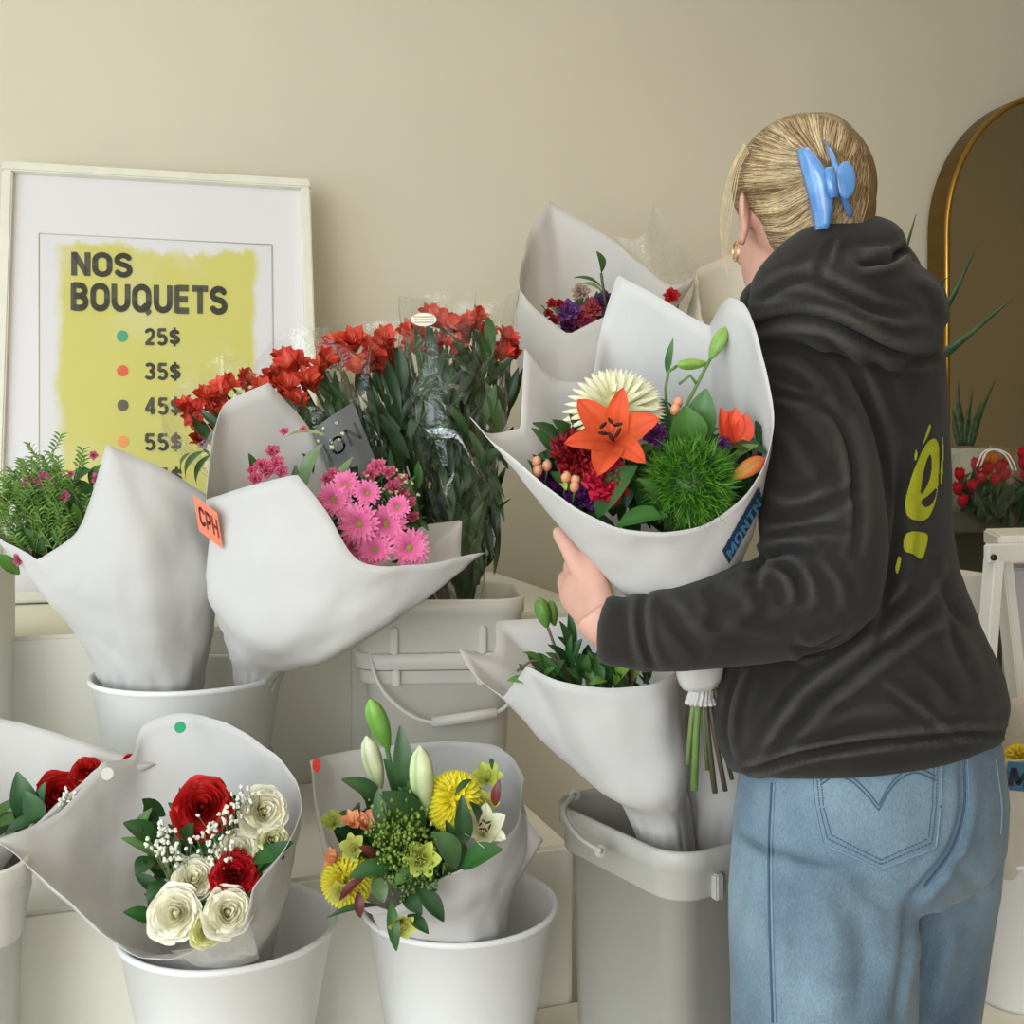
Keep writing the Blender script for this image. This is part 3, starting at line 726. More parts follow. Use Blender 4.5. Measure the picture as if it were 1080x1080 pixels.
# ---------------------------------------------------------------- B: the bouquet with the orange CPH sticker
B = thing('bouquet', P(268, 715, 1.66), 'paper bouquet with orange square sticker and pink chrysanthemums reaching right from the upper pail', 'bouquet')
wrap('paper_wrap', [circ(250, 800, 1.70, .03), W3([(248, 712, 1.68), (262, 720, 1.655), (285, 720, 1.655), (299, 706, 1.69), (270, 700, 1.74)]),
                    W3([(219, 622, 1.52), (270, 668, 1.45), (350, 690, 1.44), (400, 655, 1.50), (350, 610, 1.66), (270, 590, 1.66)]),
                    W3([(218, 527, 1.50, 1), (265, 512, 1.45), (313, 500, 1.42, 1), (345, 540, 1.41), (378, 590, 1.40), (430, 597, 1.41), (512, 583, 1.46, 1), (487, 588, 1.60), (487, 548, 1.63, 1), (450, 553, 1.67, 1), (405, 565, 1.70), (350, 500, 1.68), (325, 450, 1.66), (283, 403, 1.62, 1), (238, 426, 1.59), (222, 480, 1.54)])],
     M_paper, B, crumple=.007, seed=7, gather=2.6, nlev=34, n=140)
# sticker
a, b, c_ = P(204, 522, 1.478), P(229, 541, 1.462), P(210, 560, 1.478)
mb = MB(); mb.add([a, b, b + (c_ - a), c_], [(0, 1, 2, 3)]); mb.build('square_sticker', mat('orange_sticker', (232, 120, 90), .6), B, smooth=False)
e1 = b - a; e2 = c_ - a; nn = CAMV(215, 545) * .0012
letter_quad('CPH', a + e1 * .12 + e2 * .22, a + e1 * .92 + e2 * .22, a + e1 * .12 + e2 * .75, mat('dark_print', (110, 48, 36), .7), B, nn)
for k, q in enumerate(((379, 553, 26, (.1, .2)), (352, 528, 22, 0), (407, 553, 24, 0), (395, 580, 23, 0), (432, 578, 24, 0), (366, 512, 18, 0), (388, 520, 16, 0), (372, 578, 18, 0), (420, 535, 15, 0))):
    daisy(P(q[0], q[1], 1.47 + .006 * (k % 3)), bare(q[0], q[1], .1 + .2 * (k % 2)) + V(.25 * ((k * 7) % 5 - 2) / 2, 0, 0), q[2] / F * 1.47, (232, 104, 160), (150, 150, 60), seed=k, tipc=(240, 132, 178)).build('pink_chrysanthemum', M_petal, B)
rnd = random.Random(8)
for k, (x, y, r) in enumerate([(270, 505, 8), (282, 497, 9), (292, 488, 9), (276, 490, 8), (288, 476, 8), (297, 498, 8), (266, 496, 6), (300, 455, 5), (320, 452, 4), (398, 492, 10), (392, 500, 9), (410, 498, 8), (415, 513, 9), (425, 520, 8), (432, 530, 8), (424, 505, 7), (436, 545, 7), (352, 500, 8), (345, 505, 7)]):
    carnation(P(x, y, 1.53), bare(x, y), r / F * 1.53 * 1.15, jit((226, 116, 144), rnd, 10), (196, 76, 110), seed=k, n=18).build('stock_floret', M_petal, B)
leaves_px(B, [(322, 520, 340, 468, 20, 0, (112, 134, 92)), (350, 545, 372, 482, 16, .0, (110, 134, 88)), (345, 560, 350, 505, 22, 0, (92, 116, 78)), (300, 462, 345, 460, 7, 0, (140, 160, 100)), (315, 540, 312, 490, 14, .02, (60, 92, 50)), (268, 500, 262, 478, 10, .03, (50, 90, 44)),
             (430, 560, 450, 545, 8), (440, 550, 425, 500, 7, .02, (90, 120, 60)), (330, 500, 318, 478, 10, 0.03), (436, 548, 452, 560, 8)], 1.54)
leaves_px(B, [(196, 505, 214, 476, 16), (208, 512, 222, 480, 14), (192, 500, 200, 478, 12, .02, (80, 110, 60))], 1.60, c0=(56, 88, 44))
foliage(B, P(385, 545, 1.56), (.075, .03, .06), 120, P(280, 700, 1.66), seed=4, L=.04, w=.006)
gyp(B, [(345, 460, 1.55), (395, 510, 1.5), (428, 505, 1.52)], .01, 9, seed=2, cc=(214, 216, 160))
# ---------------------------------------------------------------- cellophane bunches of red alstroemeria
def bunch(label, heads, base, sleeve, seed, lean, stemcols=None, lv=()):
    rt = thing('alstroemeria_bunch', P(*base), label, 'flower bunch', 'red flower bunches in clear sleeves'); rnd = random.Random(seed); bp = P(*base)
    tips = []
    for k, (x, y, r, d) in enumerate(heads):
        for q in range(3):
            xx = x + rnd.uniform(-r, r) * .4; yy = y + rnd.uniform(-r, r) * .4; dd = d + rnd.uniform(-.03, .03)
            cc = jit((206, 58, 44), rnd, 22)
            alstro(P(xx, yy, dd), bare(x, y, .6) + V(rnd.uniform(-.7, .7), rnd.uniform(0, .3), rnd.uniform(0, .5)), r / F * d * 1.35, cc, (226, 128, 84), seed=k * 3 + q).build('alstroemeria_flower', M_petal, rt)
        tips.append(P(x, y + 6, d + .01))
    stems(rt, bp, tips, .0028, (58, 86, 44), name='stem_bundle')
    mb = MB()
    for k in range(150):
        h = rnd.choice(heads); t = rnd.uniform(.12, .92); p = bp.lerp(P(h[0], h[1] + 10, h[3]), t) + V(rnd.gauss(0, .014), rnd.gauss(0, .014), 0)
        d = (P(h[0], h[1], h[3]) - bp).normalized() + V(rnd.uniform(-.5, .5), rnd.uniform(-.5, .3), rnd.uniform(-.2, .2)); d.normalize(); L = rnd.uniform(.04, .085)
        leaf_into(mb, p, p + d * L, rnd.uniform(.004, .009), up=(0, -1, .3), bend=rnd.uniform(-.1, .2), c0=jit(((30, 56, 28), (42, 72, 36), (64, 94, 52))[rnd.randrange(3)], rnd, 8), n=7, twist=rnd.uniform(-.8, .8))
    mb.build('foliage', M_leaf, rt)
    if sleeve:
        wrap('cellophane_sleeve', sleeve, M_cello, rt, crumple=.007, seed=seed, solid=0, gather=.6, nlev=24, n=90, cscale=20)
    return rt
b1 = bunch('red flower bunch lying furthest left behind the paper, in front of the sign', [(205, 445, 15, 1.80), (222, 425, 16, 1.80), (240, 440, 16, 1.82), (215, 468, 14, 1.80), (240, 412, 14, 1.80), (256, 400, 13, 1.82), (262, 425, 16, 1.82), (232, 460, 14, 1.80), (200, 432, 12, 1.81)],
           (470, 655, 1.86), W3([(0, 0, 0)])[:0] or None, 11, -1)
wrap('cellophane_sleeve', [circ(462, 650, 1.86, .02), W3([(330, 580, 1.80), (370, 560, 1.76), (400, 540, 1.82), (360, 550, 1.90)]), W3([(192, 480, 1.78), (240, 500, 1.72), (300, 440, 1.78), (240, 440, 1.90)]), W3([(168, 432, 1.80, 1), (205, 470, 1.74), (262, 392, 1.74, 1), (262, 380, 1.84), (235, 372, 1.88, 1), (195, 400, 1.86)])], M_cello, b1, .006, 3, solid=0, gather=0)
b2 = bunch('red flower bunch with a grey lettered band round its clear sleeve', [(292, 400, 16, 1.78), (312, 388, 18, 1.76), (330, 400, 17, 1.76), (305, 415, 17, 1.75), (340, 383, 14, 1.78), (316, 425, 13, 1.75), (280, 412, 14, 1.78), (298, 380, 13, 1.8)],
           (478, 655, 1.84), None, 12, -1)
wrap('cellophane_sleeve', [circ(478, 650, 1.84, .02), W3([(370, 560, 1.78), (400, 570, 1.74), (430, 540, 1.80), (400, 530, 1.88)]), W3([(290, 450, 1.76), (340, 480, 1.70), (380, 430, 1.76), (330, 410, 1.86)]), W3([(262, 392, 1.76, 1), (300, 420, 1.70), (350, 430, 1.70), (372, 400, 1.76, 1), (345, 345, 1.84, 1), (300, 350, 1.86)])], M_cello, b2, .006, 5, solid=0, gather=0)
mb = MB(); G = []
q4 = [P(328, 455, 1.655), P(372, 424, 1.655), P(404, 505, 1.63), P(352, 512, 1.63)]
nu = 12
for i in range(nu):
    for j in range(nu):
        s, t = i / (nu - 1), j / (nu - 1); p = (q4[0] * (1 - s) + q4[1] * s) * (1 - t) + (q4[3] * (1 - s) + q4[2] * s) * t
        G.append(p + V(0, -.012 * math.sin(PI * s), 0) + V(0, noise.noise(p * 20) * .006, 0))
mb.add(G, grid_faces(nu, nu)); mb.build('grey_sleeve_band', mat('grey_band', (92, 92, 94), .5, nz=(20, .1)), b2)
a0 = P(350, 487, 1.628); ex = P(384, 462, 1.628) - a0; ey = P(342, 470, 1.628) - a0
letter_quad('ION', a0 + ey, a0 + ey + ex, a0, mat('band_print', (34, 36, 40), .6), b2, V(0, -.016, 0), sw=.13)
b3 = bunch('red flower bunch upright in the middle, topped by faded curling petals', [(352, 368, 15, 1.86), (372, 362, 17, 1.85), (392, 368, 17, 1.84), (408, 362, 15, 1.86), (362, 385, 15, 1.85), (385, 388, 16, 1.84), (405, 385, 15, 1.86), (418, 375, 14, 1.88), (345, 385, 12, 1.86), (415, 395, 13, 1.88)],
           (482, 650, 1.88), None, 13, 0)
wrap('cellophane_sleeve', [circ(482, 650, 1.88, .03), W3([(395, 560, 1.84), (430, 575, 1.80), (470, 550, 1.86), (430, 540, 1.93)]), W3([(345, 430, 1.84), (390, 445, 1.78), (440, 430, 1.86), (390, 410, 1.94)]), W3([(330, 348, 1.85, 1), (385, 372, 1.80), (385, 342, 1.80, 1), (432, 350, 1.86, 1), (430, 340, 1.92), (370, 340, 1.94)])], M_cello, b3, .006, 8, solid=0, gather=0)
b4 = bunch('tall red flower bunch furthest right, oval white sticker on its clear sleeve', [(438, 348, 15, 1.80), (455, 340, 15, 1.80), (470, 345, 15, 1.80), (490, 345, 16, 1.80), (500, 340, 14, 1.82), (518, 355, 15, 1.84), (535, 358, 14, 1.86), (440, 368, 14, 1.8), (462, 362, 14, 1.80), (525, 375, 14, 1.86), (480, 365, 13, 1.8), (538, 372, 12, 1.88), (528, 395, 10, 1.88), (430, 355, 12, 1.82)],
           (492, 655, 1.86), [circ(490, 650, 1.84, .035), W3([(455, 560, 1.78), (490, 575, 1.74), (515, 560, 1.80), (490, 550, 1.92)]), W3([(424, 430, 1.78), (470, 440, 1.70), (535, 430, 1.80), (490, 410, 1.94)]), W3([(419, 312, 1.80, 1), (460, 309, 1.75), (502, 304, 1.76, 1), (503, 330, 1.80), (550, 303, 1.86, 1), (520, 318, 1.92), (460, 316, 1.92)])], 14, 0)
foliage(b4, P(470, 420, 1.80), (.08, .05, .10), 150, P(490, 640, 1.8), seed=6, L=.075, w=.010, cols=((28, 52, 28), (40, 68, 34), (56, 86, 46)))
foliage(b4, P(492, 520, 1.80), (.05, .03, .11), 130, P(490, 660, 1.8), seed=9, L=.09, w=.008, cols=((30, 54, 32), (46, 74, 40), (70, 98, 60)))
mb = MB(); c0 = P(447, 337, 1.715); n = 28
mb.add([c0 + V(.020 * math.cos(2 * PI * k / n), 0, .0105 * math.sin(2 * PI * k / n)) for k in range(n)], [tuple(range(n))]); mb.build('oval_sticker', mat('cream_sticker', (232, 226, 206), .6), b4, smooth=False)
for dy in (-3, 0, 3):
    mb = MB(); tube(mb, [P(436, 337 + dy, 1.713), P(458, 337 + dy, 1.713)], .0005, 4); mb.build('sticker_print', mat('sticker_print', (150, 130, 100), .7), b4)
mb = MB(); rings = [W3([(455 + 0, 500, 1.70), (500, 520, 1.69), (514, 565, 1.69), (500, 560, 1.70)])]
for pts in ([(450, 455, 1.69), (482, 462, 1.675), (500, 490, 1.67), (514, 510, 1.68)], [(456, 475, 1.69), (464, 502, 1.675), (470, 522, 1.67), (480, 500, 1.675)]):
    pp = smooth_path([tuple(P(*q)) for q in pts], 20); vs = []
    for i, p in enumerate(pp):
        p = Vector(p); s = .010 * math.sin(PI * (i + 1) / 21) + .003
        vs += [p + V(-s * .3, 0, s), p + V(0, -.004, 0), p + V(s * .3, 0, -s)]
    mb.add(vs, grid_faces(20, 3))
mb.build('sleeve_fold', mat_cello('fold_cellophane', base=.16, rim=.7), b4)

# ---------------------------------------------------------------- G: roses
G_ = thing('bouquet', P(225, 1000, 1.35), 'rose bouquet with red and cream roses in a wide white paper with green round sticker', 'bouquet')
wrap('paper_wrap', [circ(236, 1100, 1.35, .05), W3([(150, 1012, 1.30), (190, 1022, 1.255), (240, 1022, 1.25), (272, 1006, 1.27), (288, 985, 1.35), (230, 970, 1.42), (170, 985, 1.38)]),
                    W3([(80, 955, 1.26), (165, 1012, 1.22), (230, 1000, 1.20), (285, 965, 1.22), (305, 900, 1.32), (230, 880, 1.42), (140, 920, 1.38)]),
                    W3([(-6, 886, 1.24, 1), (60, 938, 1.22), (130, 1002, 1.20), (170, 1012, 1.18), (215, 1000, 1.17), (255, 978, 1.16), (266, 938, 1.16, 1), (300, 895, 1.19), (317, 855, 1.24), (305, 812, 1.32), (262, 775, 1.38), (200, 751, 1.42), (152, 765, 1.42), (140, 797, 1.40), (108, 803, 1.36, 1), (62, 858, 1.30)])],
     M_paper, G_, crumple=.006, seed=21, gather=1.4, nlev=34, n=140)
disc_sticker(G_, 190, 767, 1.372, .0088, M_sg, bare(190, 767, .9)); disc_sticker(G_, 113, 816, 1.318, .009, M_sy, bare(115, 816, .9))
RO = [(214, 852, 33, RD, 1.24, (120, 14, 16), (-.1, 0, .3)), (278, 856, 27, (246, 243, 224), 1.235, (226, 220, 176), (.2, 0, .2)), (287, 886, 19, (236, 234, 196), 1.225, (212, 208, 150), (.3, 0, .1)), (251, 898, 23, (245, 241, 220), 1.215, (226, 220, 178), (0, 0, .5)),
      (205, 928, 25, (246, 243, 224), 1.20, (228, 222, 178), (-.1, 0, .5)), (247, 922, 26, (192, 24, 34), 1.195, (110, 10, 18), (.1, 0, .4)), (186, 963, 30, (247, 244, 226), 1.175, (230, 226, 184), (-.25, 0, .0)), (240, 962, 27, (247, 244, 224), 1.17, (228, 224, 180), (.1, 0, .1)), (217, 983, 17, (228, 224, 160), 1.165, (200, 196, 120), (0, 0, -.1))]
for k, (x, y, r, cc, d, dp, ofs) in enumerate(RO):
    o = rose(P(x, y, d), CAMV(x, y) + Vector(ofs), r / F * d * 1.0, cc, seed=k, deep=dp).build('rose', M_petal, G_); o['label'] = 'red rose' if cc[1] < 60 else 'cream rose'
leaves_px(G_, [(168, 890, 130, 868, 24, 0, (38, 78, 36)), (170, 905, 128, 884, 14, -.01, (84, 124, 66)), (165, 890, 150, 868, 26, .01, (34, 72, 34)), (162, 905, 143, 922, 22, 0), (175, 925, 150, 905, 20, .01, (46, 82, 40)), (182, 912, 160, 916, 18, .01, (36, 60, 30)), (176, 930, 155, 950, 20), (165, 972, 130, 962, 18, 0, (40, 92, 34)), (178, 970, 160, 985, 14, .0, (46, 84, 36)),
               (200, 900, 204, 868, 26, 0, (34, 62, 30)), (262, 905, 300, 905, 26, -.01, (36, 84, 36)), (268, 925, 310, 888, 24, -.01, (30, 70, 30)), (262, 930, 280, 910, 20, -.01, (44, 90, 40)), (190, 998, 180, 985, 8, -.03, (120, 150, 60)), (215, 905, 196, 915, 14, 0.01)], 1.215, bend=.1)
foliage(G_, P(215, 912, 1.27), (.062, .02, .07), 120, P(225, 1010, 1.33), seed=14, L=.04, w=.008)
gyp(G_, [(226, 872, 1.20), (240, 862, 1.2), (215, 890, 1.2), (236, 888, 1.19), (252, 845, 1.21), (262, 838, 1.22), (168, 890, 1.2), (170, 876, 1.2), (192, 900, 1.19), (175, 905, 1.19), (232, 905, 1.19)], .0085, 11, seed=4)
# clear film under the roses
wrap('clear_film', [W3([(205, 1018, 1.17), (240, 1022, 1.165), (275, 1010, 1.19), (240, 1008, 1.22)]), W3([(180, 1002, 1.16), (230, 992, 1.15), (262, 960, 1.155), (230, 985, 1.2)])], M_haze, G_, .004, 4, nlev=10, n=60, solid=0, gather=0)
# ---------------------------------------------------------------- H: far left roses
H_ = thing('bouquet', P(-40, 900, 1.34), 'paper bouquet with red rose and broad leaves cut off by the left edge', 'bouquet')
wrap('paper_wrap', [circ(-85, 1040, 1.30, .04), W3([(-150, 900, 1.30), (-90, 940, 1.24), (0, 905, 1.28), (20, 880, 1.38), (-70, 860, 1.42)]),
                    W3([(-180, 800, 1.30, 1), (-80, 870, 1.25), (0, 892, 1.27), (60, 858, 1.33), (110, 805, 1.385, 1), (168, 806, 1.42, 1), (100, 785, 1.45), (0, 757, 1.47, 1), (-100, 750, 1.42)])], M_paper, H_, .006, 31, nlev=26, n=120)
rose(P(62, 842, 1.37), bare(60, 842, .5) + V(.5, 0, 0), .034, RD, 31, (130, 16, 16)).build('rose', M_petal, H_)
rose(P(92, 815, 1.40), bare(60, 842, .8), .022, RD, 32, (130, 16, 16)).build('rose', M_petal, H_)
rose(P(138, 803, 1.425), bare(60, 842, 1.2), .012, RD, 33, (130, 16, 16)).build('rose', M_petal, H_)
leaves_px(H_, [(35, 868, 18, 814, 28, 0, (44, 82, 48)), (42, 868, 26, 834, 22, -.02, (74, 112, 78)), (30, 872, 12, 848, 20, 0, (30, 60, 34)), (48, 862, 5, 880, 16, -.02, (42, 82, 46)), (48, 860, 48, 825, 16, .0, (66, 100, 72))], 1.345)
gyp(H_, [(74, 838, 1.33), (68, 845, 1.33), (150, 789, 1.45), (160, 788, 1.45)], .006, 9, seed=9)
foliage(H_, P(40, 865, 1.39), (.05, .02, .02), 30, P(-60, 950, 1.3), seed=15, L=.04, w=.008)
# ---------------------------------------------------------------- I: lily buds and yellow chrysanthemum
I_ = thing('bouquet', P(470, 985, 1.40), 'paper bouquet with pale lily buds and yellow chrysanthemum, red round sticker on its corner', 'bouquet')
wrap('paper_wrap', [circ(482, 1080, 1.42, .045), W3([(385, 945, 1.36), (420, 980, 1.33), (490, 992, 1.315), (526, 978, 1.35), (532, 950, 1.42), (460, 930, 1.50)]),
                    W3([(350, 890, 1.37), (400, 960, 1.31), (480, 955, 1.28), (540, 920, 1.34), (548, 880, 1.44), (450, 860, 1.50)]),
                    W3([(326, 802, 1.40, 1), (335, 870, 1.36), (352, 925, 1.33), (395, 965, 1.30), (440, 940, 1.28), (456, 930, 1.28), (490, 915, 1.275), (536, 880, 1.30), (548, 858, 1.34), (554, 822, 1.40, 1), (540, 800, 1.46), (520, 785, 1.49), (470, 783, 1.50), (400, 788, 1.49), (345, 796, 1.46)])],
     M_paper, I_, crumple=.005, seed=41, gather=1.4, nlev=32, n=130)
mb = MB(); vs = []
for i in range(10):
    for j in range(10):
        s, t = i / 9, j / 9; q = [P(551, 855, 1.39), P(573, 886, 1.40), P(532, 952, 1.42), P(520, 975, 1.40)]
        p = (q[0] * (1 - s) + q[1] * s) * (1 - t) + (q[3] * (1 - s) + q[2] * s) * t; vs.append(p + V(0, -.006 * math.sin(PI * s), 0))
mb.add(vs, grid_faces(10, 10)); mb.build('paper_flap', M_paper, I_, solid=.0006)
disc_sticker(I_, 334, 807, 1.388, .0086, M_sr, CAMV(334, 807) + V(.3, 0, 0), sq=.65)
bud(P(410, 790, 1.32), P(390, 737, 1.30), .0135, (92, 150, 60), (130, 176, 80)).build('lily_bud', M_leaf, I_)['label'] = 'green closed bud'
bud(P(448, 862, 1.30), P(443, 786, 1.29), .0158, (190, 204, 140), (222, 226, 186)).build('lily_bud', M_leaf, I_)['label'] = 'pale cream closed bud'
bud(P(402, 832, 1.335), P(386, 776, 1.335), .013, (204, 210, 160), (226, 228, 196)).build('lily_bud', M_leaf, I_)['label'] = 'pale cream closed bud'
mum(P(480, 845, 1.31), bare(480, 845, .4), .037, (244, 234, 60), (216, 196, 40), seed=3, n=260, wid=.075).build('yellow_chrysanthemum', M_petal, I_)
mum(P(366, 928, 1.285), bare(366, 928, .1) + V(-.4, 0, 0), .032, (238, 228, 70), (200, 186, 40), seed=5, n=240, wid=.08).build('yellow_chrysanthemum', M_petal, I_)
lily(P(510, 878, 1.275), CAMV(510, 878) + V(.1, 0, .5), .036, (236, 234, 210), (190, 196, 130), seed=3, open_=.9, anth=(70, 36, 30), roll=.4, wf=.3).build('white_lily', M_petal, I_)
for k, (x, y, r, cc, d, ax) in enumerate([(446, 905, 24, (196, 206, 96), 1.25, (-.1, 0, -.1)), (514, 822, 20, (188, 200, 90), 1.31, (0, 0, .8)), (512, 850, 18, (196, 200, 100), 1.30, (0, 0, .6)), (374, 895, 18, (196, 200, 110), 1.27, (-.3, 0, .2)), (424, 972, 19, (200, 206, 100), 1.235, (.1, 0, -.7)), (352, 868, 15, (170, 184, 90), 1.31, (-.3, 0, .7)), (360, 940, 16, (206, 200, 96), 1.26, (-.4, 0, -.2))]):
    lily(P(x, y, d), CAMV(x, y) + Vector(ax), r / F * d, cc, (150, 160, 60), seed=k, open_=1.15, anth=(150, 150, 60), roll=k, wf=.34).build('green_flower', M_petal, I_)
for k, (x, y, r, ax) in enumerate([(372, 868, 15, (-.1, 0, .9)), (386, 870, 17, (.1, 0, .9)), (354, 905, 14, (-.8, 0, .2))]):
    alstro(P(x, y, 1.28), CAMV(x, y) + Vector(ax), r / F * 1.28 * 1.2, (230, 150, 110), (240, 190, 140), seed=k).build('peach_flower', M_petal, I_)
for a_ in ((395, 905, 378, 893), (385, 925, 358, 950), (432, 910, 425, 900), (522, 850, 527, 822), (378, 940, 380, 968)):
    mb = MB(); leaf_into(mb, P(a_[0], a_[1], 1.25), P(a_[2], a_[3], 1.245), .006, c0=(98, 30, 34), n=7); mb.build('burgundy_bract', M_leaf, I_)
leaves_px(I_, [(428, 855, 405, 800, 22, .05, (52, 88, 46)), (430, 850, 422, 765, 24, .05, (60, 92, 58)), (405, 850, 360, 822, 22, .02, (50, 82, 46)), (400, 860, 372, 824, 18, .04, (44, 76, 40)), (402, 870, 400, 830, 16, .0, (84, 112, 84)), (448, 880, 400, 836, 34, .0, (44, 78, 40)), (440, 875, 425, 830, 22, .02, (40, 70, 34)),
               (482, 915, 455, 878, 30, -.02, (84, 118, 72)), (490, 890, 487, 838, 20, -.02, (36, 66, 38)), (484, 915, 470, 865, 18, .0, (38, 66, 34)), (488, 916, 530, 896, 28, -.03, (44, 92, 40)), (415, 915, 368, 926, 22, -.03, (46, 84, 38)), (445, 915, 414, 934, 18, -.03, (72, 110, 52)), (400, 955, 345, 968, 8, -.01, (60, 96, 50)),
               (440, 935, 468, 972, 20, -.04, (34, 66, 34)), (412, 950, 418, 1003, 14, -.04, (48, 88, 40)), (425, 945, 445, 965, 18, -.04, (38, 70, 36)), (430, 965, 452, 985, 14, -.04, (36, 70, 34)), (395, 925, 405, 952, 18, -.02, (100, 124, 80)), (497, 822, 480, 838, 8, -.02), (518, 800, 519, 812, 5, 0), (505, 870, 495, 845, 12, 0)], 1.27, bend=.14)
foliage(I_, P(425, 888, 1.31), (.066, .02, .05), 150, P(470, 990, 1.38), seed=24, L=.045, w=.009)
rnd = random.Random(3); mb = MB()
for k in range(420):
    x, y = rnd.gauss(420, 15), rnd.gauss(888, 18); p = P(x, y, 1.25 + rnd.uniform(-.015, .02))
    ellipsoid(mb, p, rnd.uniform(.0015, .003), nu=4, nv=5, color=jit((110, 136, 50), rnd, 26))
    if k % 4 == 0: tube(mb, [p, P(430, 930, 1.27)], .0006, 3, c=(80, 104, 44), caps=False)
for k in range(140):
    x, y = rnd.gauss(435, 14), rnd.gauss(930, 9); p = P(x, y, 1.245 + rnd.uniform(-.015, .02)); ellipsoid(mb, p, rnd.uniform(.0015, .003), nu=4, nv=5, color=jit((84, 112, 44), rnd, 26))
mb.build('solidago_spray', M_leaf, I_)
mb = MB(); tube(mb, [P(x, y, 1.33) for x, y in ((408, 788), (416, 830), (432, 880))], .003, 6, c=(70, 110, 50)); mb.build('stem', M_stem, I_); mb = MB(); tube(mb, [P(x, y, 1.31) for x, y in ((447, 860), (452, 900), (462, 950))], .003, 6, c=(70, 110, 50)); mb.build('stem', M_stem, I_)
# ---------------------------------------------------------------- J: green buds below the arm
J_ = thing('bouquet', P(690, 868, 1.40), 'paper bouquet of green buds and leaves under the forearm, standing in the square bucket', 'bouquet')
wrap('paper_wrap', [circ(716, 960, 1.43, .035), W3([(662, 856, 1.37), (685, 872, 1.335), (712, 873, 1.33), (722, 868, 1.38), (700, 850, 1.46)]),
                    W3([(602, 808, 1.37), (655, 836, 1.30), (713, 830, 1.29), (722, 800, 1.38), (690, 775, 1.50), (640, 785, 1.48)]),
                    W3([(530, 736, 1.38, 1), (556, 702, 1.33, 1), (590, 718, 1.28), (640, 726, 1.26), (690, 721, 1.26), (713, 708, 1.29, 1), (724, 700, 1.42), (722, 670, 1.50, 1), (620, 652, 1.53), (524, 655, 1.52, 1), (519, 690, 1.46), (482, 684, 1.44, 1), (500, 712, 1.41)])],
     M_paper, J_, crumple=.005, seed=51, gather=.8, nlev=30, n=130)
for a_ in ((577, 662, 569, 630, 9, 1.36), (585, 660, 580, 633, 7, 1.37)): bud(P(a_[0], a_[1], a_[5]), P(a_[2], a_[3], a_[5]), a_[4] / F * 1.36, (86, 130, 52), (100, 140, 60)).build('lily_bud', M_leaf, J_)
leaves_px(J_, [(600, 690, 590, 655, 12), (603, 688, 600, 645, 11, .02), (598, 690, 588, 672, 12), (600, 705, 578, 680, 13, 0, (34, 66, 40)), (602, 705, 614, 674, 16, 0, (34, 70, 38)), (600, 695, 603, 670, 8), (575, 705, 552, 688, 11, 0, (70, 120, 50)), (560, 722, 535, 718, 12, .02, (90, 140, 60)), (612, 715, 605, 690, 20, 0, (50, 92, 44)), (625, 720, 600, 708, 14, .0), (642, 710, 625, 655, 15, .0, (62, 112, 46)), (650, 715, 632, 700, 12, 0, (40, 70, 36)),
               (640, 718, 622, 722, 12, -.02, (96, 142, 62)), (648, 722, 668, 700, 20, 0, (116, 150, 62)), (668, 722, 678, 705, 14, 0, (120, 150, 66)), (683, 715, 690, 700, 10), (590, 715, 596, 696, 14), (618, 712, 620, 690, 12), (572, 720, 585, 705, 12, .0, (80, 124, 56)), (605, 640, 594, 630, 4, .05)], 1.33, c0=(44, 84, 40), bend=.12)
foliage(J_, P(620, 712, 1.36), (.075, .03, .022), 90, P(690, 820, 1.38), seed=25, L=.035, w=.006)
for pts in (((578, 662), (588, 690), (600, 720)), ((602, 715), (585, 695), (560, 697), (545, 708)), ((665, 700), (668, 725), (670, 740))): mb = MB(); tube(mb, [P(x, y, 1.34) for x, y in pts], .0018, 6, c=(90, 70, 58)); mb.build('stem', M_stem, J_)
# K: second wrapped bunch in the same bucket, mostly hidden
K_ = thing('bouquet', P(760, 860, 1.44), 'tissue wrapped bunch behind the cut stems in the square bucket by the hoodie', 'bouquet')
wrap('tissue_wrap', [circ(765, 960, 1.46, .03), W3([(728, 835, 1.44), (745, 862, 1.40), (790, 862, 1.40), (825, 840, 1.46), (780, 830, 1.52)]), W3([(722, 770, 1.46), (750, 790, 1.41), (800, 790, 1.42), (840, 770, 1.48), (780, 760, 1.56)]), W3([(720, 700, 1.48), (760, 712, 1.44), (805, 712, 1.45), (828, 702, 1.50), (780, 690, 1.58)])], M_paper, K_, .009, 61, nlev=22, n=100)
foliage(K_, P(775, 712, 1.51), (.03, .02, .015), 40, P(770, 860, 1.45), seed=27, L=.05, w=.009)

